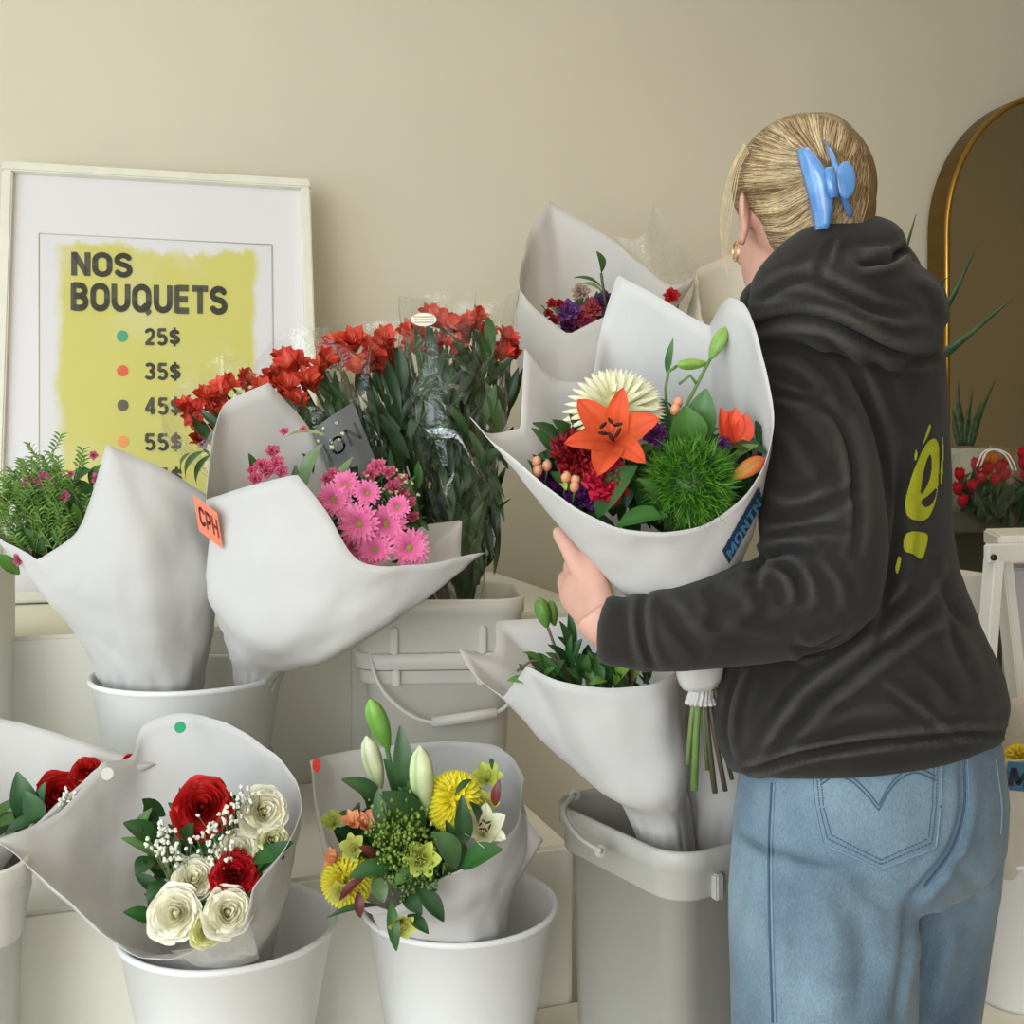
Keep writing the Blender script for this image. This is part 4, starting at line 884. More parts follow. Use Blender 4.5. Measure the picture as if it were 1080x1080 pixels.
# ---------------------------------------------------------------- F: the held bouquet
FD = .07
def f(*q): return tuple([q[0], q[1], q[2] + FD] + list(q[3:]))
F_ = thing('bouquet', P(742, 700, 1.19), 'large paper bouquet held in the arm, with orange lily and round green pompon', 'bouquet')
wrap('paper_wrap', [circ(738, 742, 1.19, .014), W3([f(724, 715, 1.12), f(736, 722, 1.10), f(752, 718, 1.12), f(745, 712, 1.15)]), W3([f(676, 640, 1.10), f(715, 655, 1.05), f(775, 640, 1.08), f(745, 632, 1.16)]),
                    W3([f(610, 572, 1.06), f(648, 612, 1.02), f(715, 622, 1.00), f(772, 590, 1.00), f(797, 540, 1.02), f(720, 520, 1.20), f(640, 530, 1.17)]),
                    W3([f(496, 440, 1.04, 1), f(515, 462, 1.0), f(552, 492, .985), f(600, 530, .97), f(650, 556, .96), f(700, 562, .955), f(745, 552, .96), f(785, 522, .96), f(807, 485, .96), f(815, 440, .965), f(802, 370, .985), f(787, 322, 1.01), f(768, 314, 1.04), f(748, 344, 1.10, 1), f(651, 289, 1.17, 1), f(634, 345, 1.19), f(625, 403, 1.16, 1), f(585, 400, 1.14), f(553, 366, 1.12, 1), f(548, 452, 1.08, 1), f(514, 457, 1.06)])],
     M_paper, F_, crumple=.004, seed=71, gather=.5, nlev=44, n=170)
# blue sticker
qd = [P(798, 512, 1.085), P(802, 530, 1.09), P(767, 594, 1.055), P(760, 580, 1.05)]
rnd = random.Random(77)
lily(P(647, 463, 1.045), CAMV(647, 463) + V(-.1, 0, .35), .052, (226, 84, 48), (214, 110, 60), seed=2, open_=1.2, roll=.28, wf=.235).build('orange_lily', M_petal, F_)
spiky_ball(P(728, 508, 1.05), 47 / F * 1.05).build('green_pompon', M_leaf, F_)
mum(P(648, 440, 1.10), bare(648, 440, .5), .052, (236, 232, 206), (206, 206, 150), seed=9, n=210, flat=.7, wid=.05, cup=.2).build('white_chrysanthemum', M_petal, F_)
carnation(P(608, 478, 1.06), bare(608, 478, .5), .030, (136, 16, 26), (80, 8, 16), seed=4).build('crimson_carnation', M_petal, F_)
carnation(P(640, 507, 1.045), bare(640, 507, .4), .028, (190, 24, 56), (110, 8, 30), seed=5).build('crimson_carnation', M_petal, F_)
for k, (x, y, r) in enumerate([(582, 502, 15), (590, 520, 14), (620, 524, 17), (692, 459, 14), (762, 468, 9), (605, 528, 12), (578, 515, 10)]):
    carnation(P(x, y, 1.095 if x < 600 else (1.07 if x < 650 else 1.06)), bare(x, y, .4), r / F * 1.05 * 1.1, (104, 44, 116), (62, 22, 78), seed=k + 10, n=26).build('purple_lisianthus', M_petal, F_)
berries(F_, [(566, 487, 1.075), (577, 491, 1.07), (567, 497, 1.065), (597, 503, 1.05), (607, 506, 1.05), (606, 513, 1.048), (712, 432, 1.06), (715, 425, 1.07)], .0048, (214, 138, 96))
mb = MB()
for a_ in ((765, 460, 760, 430), (772, 458, 776, 430), (782, 462, 787, 436), (776, 462, 768, 434)): leaf_into(mb, P(a_[0], a_[1] + 8, 1.07), P(a_[2], a_[3], 1.06), .010, c0=(216, 66, 44), c1=(232, 110, 70), n=8, bend=.05, fold=.5)
mb.build('orange_tulip', M_petal, F_)
bud(P(772, 505, 1.04), P(807, 483, 1.03), .0088, (206, 160, 70), (206, 92, 50)).build('lily_bud', M_petal, F_)['label'] = 'orange and yellow closed bud'
bud(P(732, 386, 1.10), P(718, 384, 1.10), .001, (100, 140, 60))
bud(P(749, 379, 1.12), P(766, 345, 1.12), .0080, (118, 158, 66), (150, 184, 90)).build('lily_bud', M_leaf, F_)['label'] = 'green closed bud'
bud(P(746, 383, 1.12), P(714, 385, 1.11), .0062, (136, 172, 80), (130, 168, 70)).build('lily_bud', M_leaf, F_)['label'] = 'green closed bud'
mb = MB()
for pts in (((749, 379), (738, 400), (725, 425), (715, 450)), ((714, 386), (705, 392), (702, 410), (703, 428)), ((735, 405), (728, 396), (716, 405))): mb = MB(); tube(mb, [P(x, y, 1.115) for x, y in pts], .0017, 6, c=(92, 128, 62)); mb.build('stem', M_stem, F_)
leaves_px(F_, [(704, 395, 710, 357, 8, .05, (60, 100, 50)), (735, 470, 745, 410, 34, .02, (66, 112, 54)), (722, 475, 722, 428, 44, .0, (74, 116, 52)), (700, 470, 688, 480, 12), (630, 545, 672, 492, 44, -.02, (52, 92, 46)), (650, 556, 705, 545, 30, -.03, (62, 106, 48)), (700, 545, 672, 505, 24, -.03, (80, 120, 60)), (668, 495, 690, 470, 26, -.01, (40, 76, 38)), (765, 470, 808, 478, 24, 0, (34, 70, 34)),
               (770, 490, 800, 470, 18, -.005, (90, 120, 60)), (575, 482, 592, 480, 10, 0, (40, 76, 40)), (600, 480, 560, 488, 14, .02, (34, 66, 36)), (558, 510, 556, 485, 16, .02, (44, 80, 40)), (610, 470, 603, 448, 14, .03, (40, 70, 50)), (690, 430, 702, 426, 8, .03, (40, 70, 40)), (708, 432, 696, 422, 8, .03, (40, 70, 40)), (590, 485, 575, 475, 8), (610, 540, 600, 520, 12), (592, 510, 597, 517, 8, -.03, (150, 170, 80)), (640, 490, 650, 510, 14, -.02, (40, 80, 40)), (700, 560, 690, 535, 16, -.03, (40, 76, 36)), (790, 500, 805, 495, 14, 0, (30, 56, 30)), (770, 530, 795, 505, 18, .0, (28, 54, 28))], 1.06, bend=.12)
foliage(F_, P(680, 500, 1.105), (.10, .03, .05), 190, P(735, 690, 1.17), seed=35, L=.05, w=.011)
foliage(F_, P(765, 510, 1.10), (.03, .03, .035), 60, P(735, 690, 1.17), seed=36, L=.05, w=.012, cols=((22, 44, 24), (34, 62, 32)))
mb = MB()
for (x0, y0, x1, y1, r, cc) in ((735, 715, 725, 806, .0028, (106, 128, 66)), (738, 715, 732, 833, .004, (96, 126, 62)), (745, 718, 765, 834, .0028, (74, 60, 44)), (742, 718, 754, 836, .0032, (70, 66, 44)), (748, 715, 772, 822, .0024, (60, 70, 44)), (733, 716, 730, 790, .0026, (90, 120, 60)), (752, 716, 768, 790, .0026, (110, 80, 60)), (741, 716, 746, 812, .0024, (84, 100, 56))):
    mb = MB(); tube(mb, [P(x0, y0, 1.19), P((x0 + x1) / 2 - 1, (y0 + y1) / 2, 1.195), P(x1, y1, 1.20)], r, 8, c=cc); mb.build('cut_stem', M_stem, F_)
wrap('tissue_collar', [W3([(714, 708, 1.17), (722, 728, 1.15), (752, 728, 1.15), (760, 708, 1.18), (740, 700, 1.22)]), W3([(700, 640, 1.17), (735, 650, 1.13), (775, 640, 1.17), (740, 630, 1.23)])], M_paper, F_, .006, 5, nlev=12, n=70, gather=0)

# ---------------------------------------------------------------- bouquets on the counter behind
C_ = thing('bouquet', P(640, 560, 2.12), 'pale paper bouquet with purple and red blooms behind the held one', 'bouquet')
wrap('paper_wrap', [circ(690, 650, 2.18, .03), W3([(600, 520, 2.10), (650, 530, 2.04), (700, 510, 2.10), (650, 490, 2.25)]), W3([(548, 400, 2.10), (600, 420, 2.0), (650, 400, 2.04), (700, 370, 2.2), (620, 330, 2.33)]),
                    W3([(548, 300, 2.12), (572, 332, 2.05), (600, 353, 2.01, 1), (640, 333, 2.02), (690, 320, 2.08), (733, 292, 2.16, 1), (705, 300, 2.25), (640, 248, 2.34), (580, 212, 2.38, 1), (560, 240, 2.30)])], M_paper, C_, .007, 81, nlev=28)
for k, (x, y, r, cc) in enumerate([(599, 328, 13, (126, 76, 146)), (638, 318, 12, (92, 44, 110)), (600, 343, 10, (92, 38, 80)), (625, 325, 12, (196, 84, 88)), (582, 320, 6, (180, 36, 34)), (578, 330, 5, (180, 36, 34)), (590, 320, 5, (170, 34, 30)), (584, 338, 7, (170, 34, 40)), (612, 308, 10, (206, 180, 160)), (618, 338, 10, (170, 60, 100)), (610, 334, 8, (150, 40, 60)), (708, 312, 9, (206, 40, 50)), (655, 322, 10, (150, 40, 60))]):
    carnation(P(x, y, 2.07), bare(x, y, .5), r / F * 2.07 * 1.2, cc, tuple(v * .6 for v in cc), seed=k + 40, n=22).build('mixed_bloom', M_petal, C_)
leaves_px(C_, [(634, 288, 629, 265, 12, -.02, (66, 104, 54)), (636, 306, 605, 293, 9, -.02, (60, 100, 50)), (610, 300, 636, 308, 7, 0, (120, 150, 90)), (575, 335, 570, 322, 8)], 2.05)
mb = MB(); tube(mb, [P(634, 288, 2.03), P(637, 310, 2.04), P(640, 330, 2.06)], .003, 6, c=(80, 90, 60)); mb.build('stem', M_stem, C_)
foliage(C_, P(612, 335, 2.12), (.06, .02, .03), 40, P(660, 500, 2.1), seed=45, L=.05, w=.01)
D_ = thing('bouquet', P(700, 560, 2.34), 'translucent beige wrapped bouquet standing highest against the wall behind', 'bouquet')
wrap('film_wrap', [circ(710, 650, 2.28, .03), W3([(660, 420, 2.36), (700, 430, 2.28), (745, 400, 2.36), (700, 390, 2.46)]), W3([(640, 248, 2.40), (675, 250, 2.32), (690, 213, 2.36, 1), (722, 262, 2.38), (737, 285, 2.42), (700, 290, 2.48)])], M_haze, D_, .008, 82, solid=0)
foliage(D_, P(700, 330, 2.38), (.05, .02, .05), 14, P(700, 500, 2.3), seed=46, L=.06, w=.01)
E_ = thing('bouquet', P(735, 560, 2.12), 'plain pale paper bouquet between the hoodie shoulder and the translucent wrap', 'bouquet')
wrap('paper_wrap', [circ(712, 650, 2.20, .03), W3([(690, 480, 2.14), (730, 500, 2.08), (770, 480, 2.14), (730, 460, 2.24)]), W3([(738, 320, 2.14), (750, 345, 2.08), (780, 330, 2.1), (830, 300, 2.18), (790, 265, 2.28), (735, 285, 2.24, 1)])], M_paper2, E_, .007, 83)
round_pail(Vector((P(692, 0, 2.22).x, 2.22, ZT)), .115, .17, .085, 'white pail on the counter behind the held bouquet', None)
# ================================================================== the person
def remesh(mb, voxel, smooth_it=2, decim=None):
    """union of the overlapping closed shells in mb, as one skin"""
    me = bpy.data.meshes.new('tmp'); me.from_pydata([tuple(v) for v in mb.v], [], mb.f); me.update()
    b = bmesh.new(); b.from_mesh(me); bmesh.ops.recalc_face_normals(b, faces=b.faces[:]); b.to_mesh(me); b.free()
    ob = bpy.data.objects.new('tmp', me); col.objects.link(ob)
    md = ob.modifiers.new('r', 'REMESH'); md.mode = 'VOXEL'; md.voxel_size = voxel
    md = ob.modifiers.new('s', 'SMOOTH'); md.iterations = smooth_it; md.factor = .5
    dg = bpy.context.evaluated_depsgraph_get(); m2 = bpy.data.meshes.new_from_object(ob.evaluated_get(dg))
    bpy.data.objects.remove(ob); bpy.data.meshes.remove(me)
    v = np.empty(len(m2.vertices) * 3); m2.vertices.foreach_get('co', v); v = v.reshape(-1, 3)
    n = np.empty(len(m2.vertices) * 3); m2.vertices.foreach_get('normal', n); n = n.reshape(-1, 3)
    f = [tuple(p.vertices) for p in m2.polygons]; bpy.data.meshes.remove(m2)
    return v, n, f
def vnormals(v, f):
    me = bpy.data.meshes.new('t'); me.from_pydata(v.tolist(), [], f); me.update()
    n = np.empty(len(v) * 3); me.vertices.foreach_get('normal', n); bpy.data.meshes.remove(me); return n.reshape(-1, 3)
def crease(v, n, path, width, depth, dmin=0, dmax=9, facing=True, smoothn=24, profile='valley'):
    """press a fold (negative) or raise a ridge (positive) along a path; tapers to its ends"""
    q = proj(v); pp = smooth_path(path, smoothn) if len(path) > 2 else np.linspace(path[0], path[1], smoothn)
    best = np.full(len(v), 1e9); tt = np.zeros(len(v)); side = np.zeros(len(v))
    lo = pp.min(0) - width * 4; hi = pp.max(0) + width * 4
    m = (q[:, 0] > lo[0]) & (q[:, 0] < hi[0]) & (q[:, 1] > lo[1]) & (q[:, 1] < hi[1]) & (v[:, 1] > dmin) & (v[:, 1] < dmax)
    if facing:
        view = np.array([0, 0, EYE]) - v; m &= (view * n).sum(1) > 0
    idx = np.where(m)[0]; qq = q[idx]
    b = np.full(len(idx), 1e9); t_ = np.zeros(len(idx)); sd = np.zeros(len(idx))
    for k in range(len(pp) - 1):
        a = pp[k]; d = pp[k + 1] - a; l2 = (d * d).sum() + 1e-9
        s = np.clip(((qq - a) @ d) / l2, 0, 1); r = qq - (a + s[:, None] * d); dist = np.hypot(r[:, 0], r[:, 1])
        u = dist < b; b[u] = dist[u]; t_[u] = (k + s[u]) / (len(pp) - 1); sd[u] = np.sign(d[0] * r[u, 1] - d[1] * r[u, 0])
    taper = np.sin(np.pi * np.clip(t_, 0.0, 1)) ** .6
    if profile == 'step':   # one side hangs over the other
        g = np.exp(-(b / width) ** 2) * np.where(sd > 0, 1.0, -0.7)
    else:
        g = np.exp(-(b / width) ** 2) - .45 * np.exp(-((b - 2.1 * width) / (width * 1.1)) ** 2)
    v[idx] += n[idx] * (depth * g * taper)[:, None]
def wrinkle(v, n, scale, amp, seed=0, stretch=(1, 1, 1)):
    for i in range(len(v)):
        p = Vector((v[i, 0] * stretch[0], v[i, 1] * stretch[1], v[i, 2] * stretch[2])) * scale + V(seed, 0, 0)
        k = noise.noise(p) + .5 * noise.noise(p * 2.1)
        v[i] += n[i] * k * amp
def to_obj(name, v, f, m, parent=None, origin=None):
    mb = MB(); mb.v = [Vector(x) for x in v.tolist()]; mb.f = f; mb.c = [(255, 255, 255)] * len(mb.v)
    return mb.build(name, m, parent, origin=origin)
def bvh_of(v, f): return BVHTree.FromPolygons(v.tolist(), f)
def hit(bvh, px, py, off=.001):
    o = V(0, 0, EYE); d = (P(px, py, 1.0) - o).normalized(); h = bvh.ray_cast(o, d)
    if h[0] is None: return None
    nn = h[1] if h[1].dot(d) < 0 else -h[1]
    return h[0] + nn * off
def ring_loft(mb, rings):
    n = len(rings[0]); vs = [p for r in rings for p in r]; f = grid_faces(len(rings), n, True)
    f.append(tuple(range(n))[::-1]); f.append(tuple((len(rings) - 1) * n + j for j in range(n))); mb.add(vs, f)
TH = math.radians(33); FB = V(-math.sin(TH), math.cos(TH), 0); RB = V(math.cos(TH), math.sin(TH), 0)
def body_ring(px, py, d, w, ratio=.72, n=36, slope=0.0, sq=2.3, yaw=None, kd=0.0):
    """cross-section whose silhouette is w pixels each side of px"""
    f_, r_ = (FB, RB) if yaw is None else (V(-math.sin(yaw), math.cos(yaw), 0), V(math.cos(yaw), math.sin(yaw), 0))
    th = TH if yaw is None else yaw
    W = w / F * d; a = W / math.sqrt(math.cos(th) ** 2 + (ratio * math.sin(th)) ** 2); b = a * ratio; c = P(px, py, d); out = []
    for k in range(n):
        t = 2 * PI * k / n; ct, st = math.cos(t), math.sin(t)
        ct = math.copysign(abs(ct) ** (2 / sq), ct); st = math.copysign(abs(st) ** (2 / sq), st)
        p = c + r_ * (a * ct) + f_ * (b * st); p.z += slope * (p.x - c.x) - kd * (p.y - c.y); out.append(p)
    return out
def limb(mb, pts, seg=20, n=None):
    """pts: (px, py, d, radius)"""
    pp = smooth_path([tuple(P(*q[:3])) + (q[3],) for q in pts], n or len(pts) * 6)
    tube(mb, [Vector(p[:3]) for p in pp], [max(p[3], .002) for p in pp], seg)
def limbw(mb, pts, seg=20, n=None):
    pp = smooth_path([tuple(p) for p in pts], n or len(pts) * 5)
    tube(mb, [Vector(p[:3]) for p in pp], [max(p[3], .002) for p in pp], seg)

# ---------------- body: one continuous skin
HC = P(849, 221, 1.20); HF = V(-.20, .98, 0); HL = V(-.98, -.20, 0)     # head centre, facing, its left
mb = MB()
ellipsoid(mb, HC + V(0, 0, .012), (.066, .088, .084), (0, 0, 1), HF, nu=20, nv=28)
x_, y_, z_ = basis((0, 0, 1), HF)
def hp(l, f_, u): return HC + HL * l + HF * f_ + V(0, 0, u)
ellipsoid(mb, hp(0, .035, -.045), (.056, .056, .075), (0, 0, 1), HF, nu=16, nv=22)
ellipsoid(mb, hp(0, .052, -.100), (.034, .036, .024), (0, 0, 1), HF)                       # chin
for s in (-1, 1):
    ellipsoid(mb, hp(s * .036, .060, -.035), (.022, .02, .022), (0, 0, 1), HF)             # cheeks
    ellipsoid(mb, hp(s * .040, .02, -.085), (.016, .034, .018), (0, 0, 1), HF)             # jaw
    ellipsoid(mb, hp(s * .030, .080, .022), (.022, .012, .008), (0, 0, 1), HF)             # brow
    for q, r in (((.073, -.004, -.012), (.006, .016, .026)), ((.079, -.012, -.004), (.004, .012, .018)), ((.074, .0, -.034), (.005, .009, .010))):
        ellipsoid(mb, hp(s * q[0] * (.86 if s < 0 else 1), q[1] + (.012 if s < 0 else 0), q[2]), r, (0, 0, 1), HF + HL * s * -.35)
limbw(mb, [tuple(hp(0, .088, .012)) + (.006,), tuple(hp(0, .097, -.010)) + (.008,), tuple(hp(0, .106, -.030)) + (.010,), tuple(hp(0, .094, -.040)) + (.008,)], 12)
for u, r in ((-.060, .006), (-.068, .0065)): limbw(mb, [tuple(hp(-.022, .080, u)) + (.003,), tuple(hp(0, .093, u)) + (r,), tuple(hp(.022, .080, u)) + (.003,)], 10)
limbw(mb, [tuple(hp(0, -.02, -.06)) + (.055,), tuple(hp(0, -.022, -.11)) + (.052,), tuple(P(872, 330, 1.22)) + (.062,), tuple(P(880, 360, 1.23)) + (.07,)], 24)
ring_loft(mb, [body_ring(*q) for q in [(880, 345, 1.23, 55), (890, 375, 1.23, 92), (898, 430, 1.23, 88), (903, 520, 1.23, 82), (905, 600, 1.23, 76), (905, 680, 1.23, 84), (908, 760, 1.22, 104), (912, 840, 1.22, 116), (912, 890, 1.22, 106), (908, 915, 1.22, 84)]])
ARM_L = [(842, 395, 1.19, .038), (855, 450, 1.155, .036), (866, 530, 1.125, .034), (870, 590, 1.11, .033), (858, 628, 1.10, .033), (800, 648, 1.08, .031), (730, 660, 1.07, .027), (670, 664, 1.078, .025), (640, 660, 1.09, .023), (628, 645, 1.095, .025)]
limb(mb, ARM_L)
# left hand: palm, four fingers reaching up and behind the paper, thumb off the side
def hand(mb, w, kn, side, nrm, fingers, thumb):
    """w wrist, kn knuckle-row centre, side unit along the knuckle row, nrm back-of-hand normal"""
    w, kn = Vector(w), Vector(kn)
    rows = []
    for t, hw, ht in ((0, .022, .018), (.35, .030, .016), (.75, .037, .014), (1.0, .038, .011), (1.06, .034, .008)):
        c = w.lerp(kn, t); rr_ = []
        for k in range(20):
            a = 2 * PI * k / 20; rr_.append(c + side * (hw * math.copysign(abs(math.cos(a)) ** .75, math.cos(a))) + nrm * (ht * math.sin(a)))
        rows.append(rr_)
    ring_loft(mb, rows)
    for fpts, r in fingers: limbw(mb, [tuple(p) + (r * (1 - .1 * i),) for i, p in enumerate(fpts)] , 12, 20); ellipsoid(mb, fpts[-1], r * .7, nu=8, nv=8)
    limbw(mb, [tuple(p) + (q,) for p, q in thumb], 12, 20); ellipsoid(mb, thumb[-1][0], thumb[-1][1], nu=8, nv=8)
lw = P(634, 652, 1.098); lk = P(608, 606, 1.150); dirh = (lk - lw).normalized()
side = (V(.3, -.2, 1) - dirh * V(.3, -.2, 1).dot(dirh)).normalized(); nrm = side.cross(dirh)
if nrm.x > 0: nrm = -nrm
fg = []
for k, (o, L1) in enumerate(((-.026, .040), (-.009, .045), (.009, .042), (.025, .034))):
    b = lk + side * o; d1 = V(-.05, .9, .35).normalized()
    p1 = b + d1 * L1 * .85; p2 = p1 + V(.55, .8, .15).normalized() * L1 * .62; p3 = p2 + V(.92, .35, .1).normalized() * L1 * .5
    fg.append(([b - dirh * .02, b, p1, p2, p3], .0088 if k < 3 else .0076))
# index stays nearly straight along the paper edge
th0 = lw.lerp(lk, .45) + side * .016
hand(mb, lw, lk, side, nrm, fg, [(th0, .014), (P(612, 598, 1.135), .0125), (P(600, 578, 1.145), .0100), (P(589, 562, 1.155), .0078)])
# right arm under the bouquet, its hand round the neck of the wrap
limb(mb, [(940, 400, 1.275, .036), (944, 450, 1.31, .036), (942, 540, 1.37, .034), (936, 608, 1.40, .034), (895, 640, 1.39, .032), (840, 652, 1.36, .027), (800, 656, 1.325, .024), (785, 658, 1.315, .024)])
rw = P(790, 660, 1.315); rk = P(752, 664, 1.262); dr = (rk - rw).normalized(); sr = (V(0, 0, 1) - dr * dr.z).normalized(); nr = sr.cross(dr)
if nr.y < 0: nr = -nr
cN = P(741, 668, 1.19); fg = []
for k, o in enumerate((.026, .009, -.009, -.025)):
    b = rk + sr * o; c = Vector((cN.x, cN.y, b.z)); pts = [b - dr * .02, b]
    v0 = b - c; ang = math.atan2(v0.y, v0.x); R0 = max(.034, v0.length * .62)
    for st in (.9, 1.7, 2.4): pts.append(c + V(math.cos(ang + st) * R0, math.sin(ang + st) * R0, .002 * st))
    fg.append((pts, .0086 if k < 3 else .0075))
t0 = rw.lerp(rk, .35) + sr * .022
hand(mb, rw, rk, sr, nr, fg, [(t0, .013), (t0 + dr * .03 + sr * .02, .012), (Vector((cN.x, cN.y, t0.z + .03)) + V(.036, .012, 0), .0105), (Vector((cN.x, cN.y, t0.z + .03)) + V(.030, -.022, .004), .0095)])
# legs and feet
for pts in ([(868, 890, 1.17, .072), (868, 980, 1.17, .068), (868, 1090, 1.17, .065), (868, 1200, 1.17, .052), (868, 1300, 1.17, .052), (870, 1500, 1.17, .034), (870, 1650, 1.17, .032)],
            [(962, 890, 1.28, .062), (966, 980, 1.298, .056), (957, 1090, 1.31, .058), (958, 1180, 1.31, .05), (960, 1280, 1.31, .05), (964, 1430, 1.31, .034), (966, 1560, 1.31, .032)]): limb(mb, pts)
HIPC = {}
v, n, f_ = remesh(mb, .0032, 5)
q = proj(v)
skin_c = np.tile(np.array([222, 168, 146.0]), (len(v), 1))
M_skin = mat('skin', (208, 160, 142), .55, nz=(28, .05), bump=(300, .08), transl=.06)
person = to_obj('person', v, f_, M_skin, origin=(P(905, 0, 1.22).x, 1.22, 0))
tag(person, 'person seen from behind in charcoal hoodie and light jeans holding a big bouquet', 'person')
BODY = bvh_of(v, f_)
PX = person
# face details
def child_ell(name, c, r, m, axis=(0, 0, 1), up=(0, 1, 0), **k):
    mb = MB(); ellipsoid(mb, c, r, axis, up, **k); return mb.build(name, m, PX)
M_eye = mat('eye_white', (238, 236, 230), .2); M_iris = mat('iris', (70, 96, 110), .2); M_lip = mat('lip', (186, 96, 92), .45)
for s in (-1, 1):
    child_ell('eye', hp(s * .030, .070, .006), (.0105, .010, .006), M_eye, (0, 0, 1), HF); child_ell('iris', hp(s * .030, .0795, .006), (.0042, .0014, .0042), M_iris, (0, 0, 1), HF)
# ---------------- shoes
M_shoe = mat('shoe_canvas', (228, 224, 214), .7, bump=(120, .2)); M_sole = mat('shoe_sole', (236, 234, 226), .6)
for (px, d) in ((870, 1.17), (966, 1.31)):
    c = Vector((P(px, 0, d).x, d, 0)); mb = MB(); rg = []
    for t, w_, h_ in ((-.055, .022, .05), (-.04, .034, .075), (.0, .038, .085), (.05, .042, .060), (.11, .045, .045), (.15, .040, .036), (.175, .022, .026)):
        o = c + FB * t; rg.append([o + RB * (w_ * math.cos(2 * PI * k / 20)) + V(0, 0, .02 + max(0, h_ * (.5 + .5 * math.sin(2 * PI * k / 20)))) for k in range(20)])
    ring_loft(mb, rg); mb.build('shoe', M_shoe, PX)
    mb = MB(); rg = []
    for z in (0, .024):
        rg.append([c + FB * (.06 + .125 * math.cos(2 * PI * k / 28)) + RB * (.046 * math.sin(2 * PI * k / 28)) + V(0, 0, z) for k in range(28)])
    ring_loft(mb, rg); mb.build('shoe_sole', M_sole, PX)

# ---------------- jeans
mb = MB()
ring_loft(mb, [body_ring(*q[:4], ratio=.80, slope=q[4]) for q in [(916, 740, 1.22, 120, .1), (918, 800, 1.22, 136, .1), (918, 850, 1.22, 142, .06), (917, 895, 1.22, 140, .03), (914, 920, 1.22, 122, 0), (912, 935, 1.22, 90, 0)]])
ring_loft(mb, [body_ring(*q[:4], ratio=.95, yaw=TH) for q in [(866, 880, 1.165, 88), (867, 940, 1.165, 93), (868, 1000, 1.165, 93), (868, 1090, 1.165, 91), (866, 1250, 1.165, 90), (866, 1450, 1.165, 92), (866, 1610, 1.165, 96)]])
ring_loft(mb, [body_ring(*q[:4], ratio=.95, yaw=TH) for q in [(962, 850, 1.27, 84), (966, 890, 1.28, 84), (967, 940, 1.295, 80), (963, 1000, 1.305, 74), (955, 1090, 1.31, 70), (958, 1250, 1.31, 72), (962, 1400, 1.31, 75), (966, 1530, 1.31, 78)]])
v, n, f_ = remesh(mb, .0050, 5)
for path, w_, d_ in ([[(1016, 800), (1017, 850), (1004, 895), (975, 935), (958, 952)], 5, -.009], [[(960, 950), (958, 1000), (945, 1080)], 7, -.010], [[(838, 1020), (862, 1040), (900, 1050)], 10, -.004], [[(860, 930), (880, 990), (872, 1080)], 12, .005],
                     [[(800, 860), (812, 930), (808, 1000)], 9, -.003], [[(900, 930), (930, 945), (955, 950)], 9, -.005], [[(985, 940), (1000, 990), (985, 1060)], 10, .005], [[(1000, 900), (1025, 930), (1035, 960)], 8, -.004], [[(830, 940), (842, 1010), (832, 1080)], 10, -.004], [[(905, 960), (915, 1010), (905, 1080)], 10, -.005], [[(812, 900), (790, 960), (786, 1040)], 8, .003], [[(990, 980), (975, 1030), (965, 1080)], 8, -.006]):
    crease(v, n, path, w_, d_)
n = vnormals(v, f_); wrinkle(v, n, 9, .0028, 3, (1, 1, .45))
M_jean = bpy.data.materials.new('washed_denim'); M_jean.use_nodes = True
nt = M_jean.node_tree; N = nt.nodes.new; L = nt.links.new; b = nt.nodes['Principled BSDF']; b.inputs['Roughness'].default_value = .9; b.inputs['Specular IOR Level'].default_value = .15; b.inputs['Sheen Weight'].default_value = .15
tc = N('ShaderNodeTexCoord'); n1 = N('ShaderNodeTexNoise'); n1.inputs['Scale'].default_value = 7; n1.inputs['Detail'].default_value = 6; L(tc.outputs['Object'], n1.inputs['Vector'])
mp = N('ShaderNodeMapping'); mp.inputs['Scale'].default_value = (700, 700, 260); L(tc.outputs['Object'], mp.inputs[0]); n2_ = N('ShaderNodeTexNoise'); n2_.inputs['Scale'].default_value = 1.0; n2_.inputs['Detail'].default_value = 2; L(mp.outputs[0], n2_.inputs['Vector'])
r1 = N('ShaderNodeValToRGB'); r1.color_ramp.elements[0].position = .3; r1.color_ramp.elements[0].color = rgb(78, 99, 118); r1.color_ramp.elements[1].position = .7; r1.color_ramp.elements[1].color = rgb(126, 149, 163); L(n1.outputs[0], r1.inputs[0])
mx = N('ShaderNodeMix'); mx.data_type = 'RGBA'; mx.blend_type = 'MULTIPLY'; mx.inputs['Factor'].default_value = 1
r2 = N('ShaderNodeMapRange'); r2.inputs[1].default_value = .3; r2.inputs[2].default_value = .7; r2.inputs[3].default_value = .82; r2.inputs[4].default_value = 1.12; L(n2_.outputs[0], r2.inputs[0]); L(r1.outputs[0], mx.inputs['A']); L(r2.outputs[0], mx.inputs['B']); L(mx.outputs['Result'], b.inputs['Base Color'])
bp = N('ShaderNodeBump'); bp.inputs['Strength'].default_value = .35; bp.inputs['Distance'].default_value = .001; L(n2_.outputs[0], bp.inputs['Height']); L(bp.outputs[0], b.inputs['Normal'])
jeans = to_obj('jeans', v, f_, M_jean, PX); JB = bvh_of(v, f_)
M_st = mat('dark_stitching', (66, 86, 112), .8); M_st2 = mat('seam_ridge', (112, 138, 160), .9, nz=(60, .12))
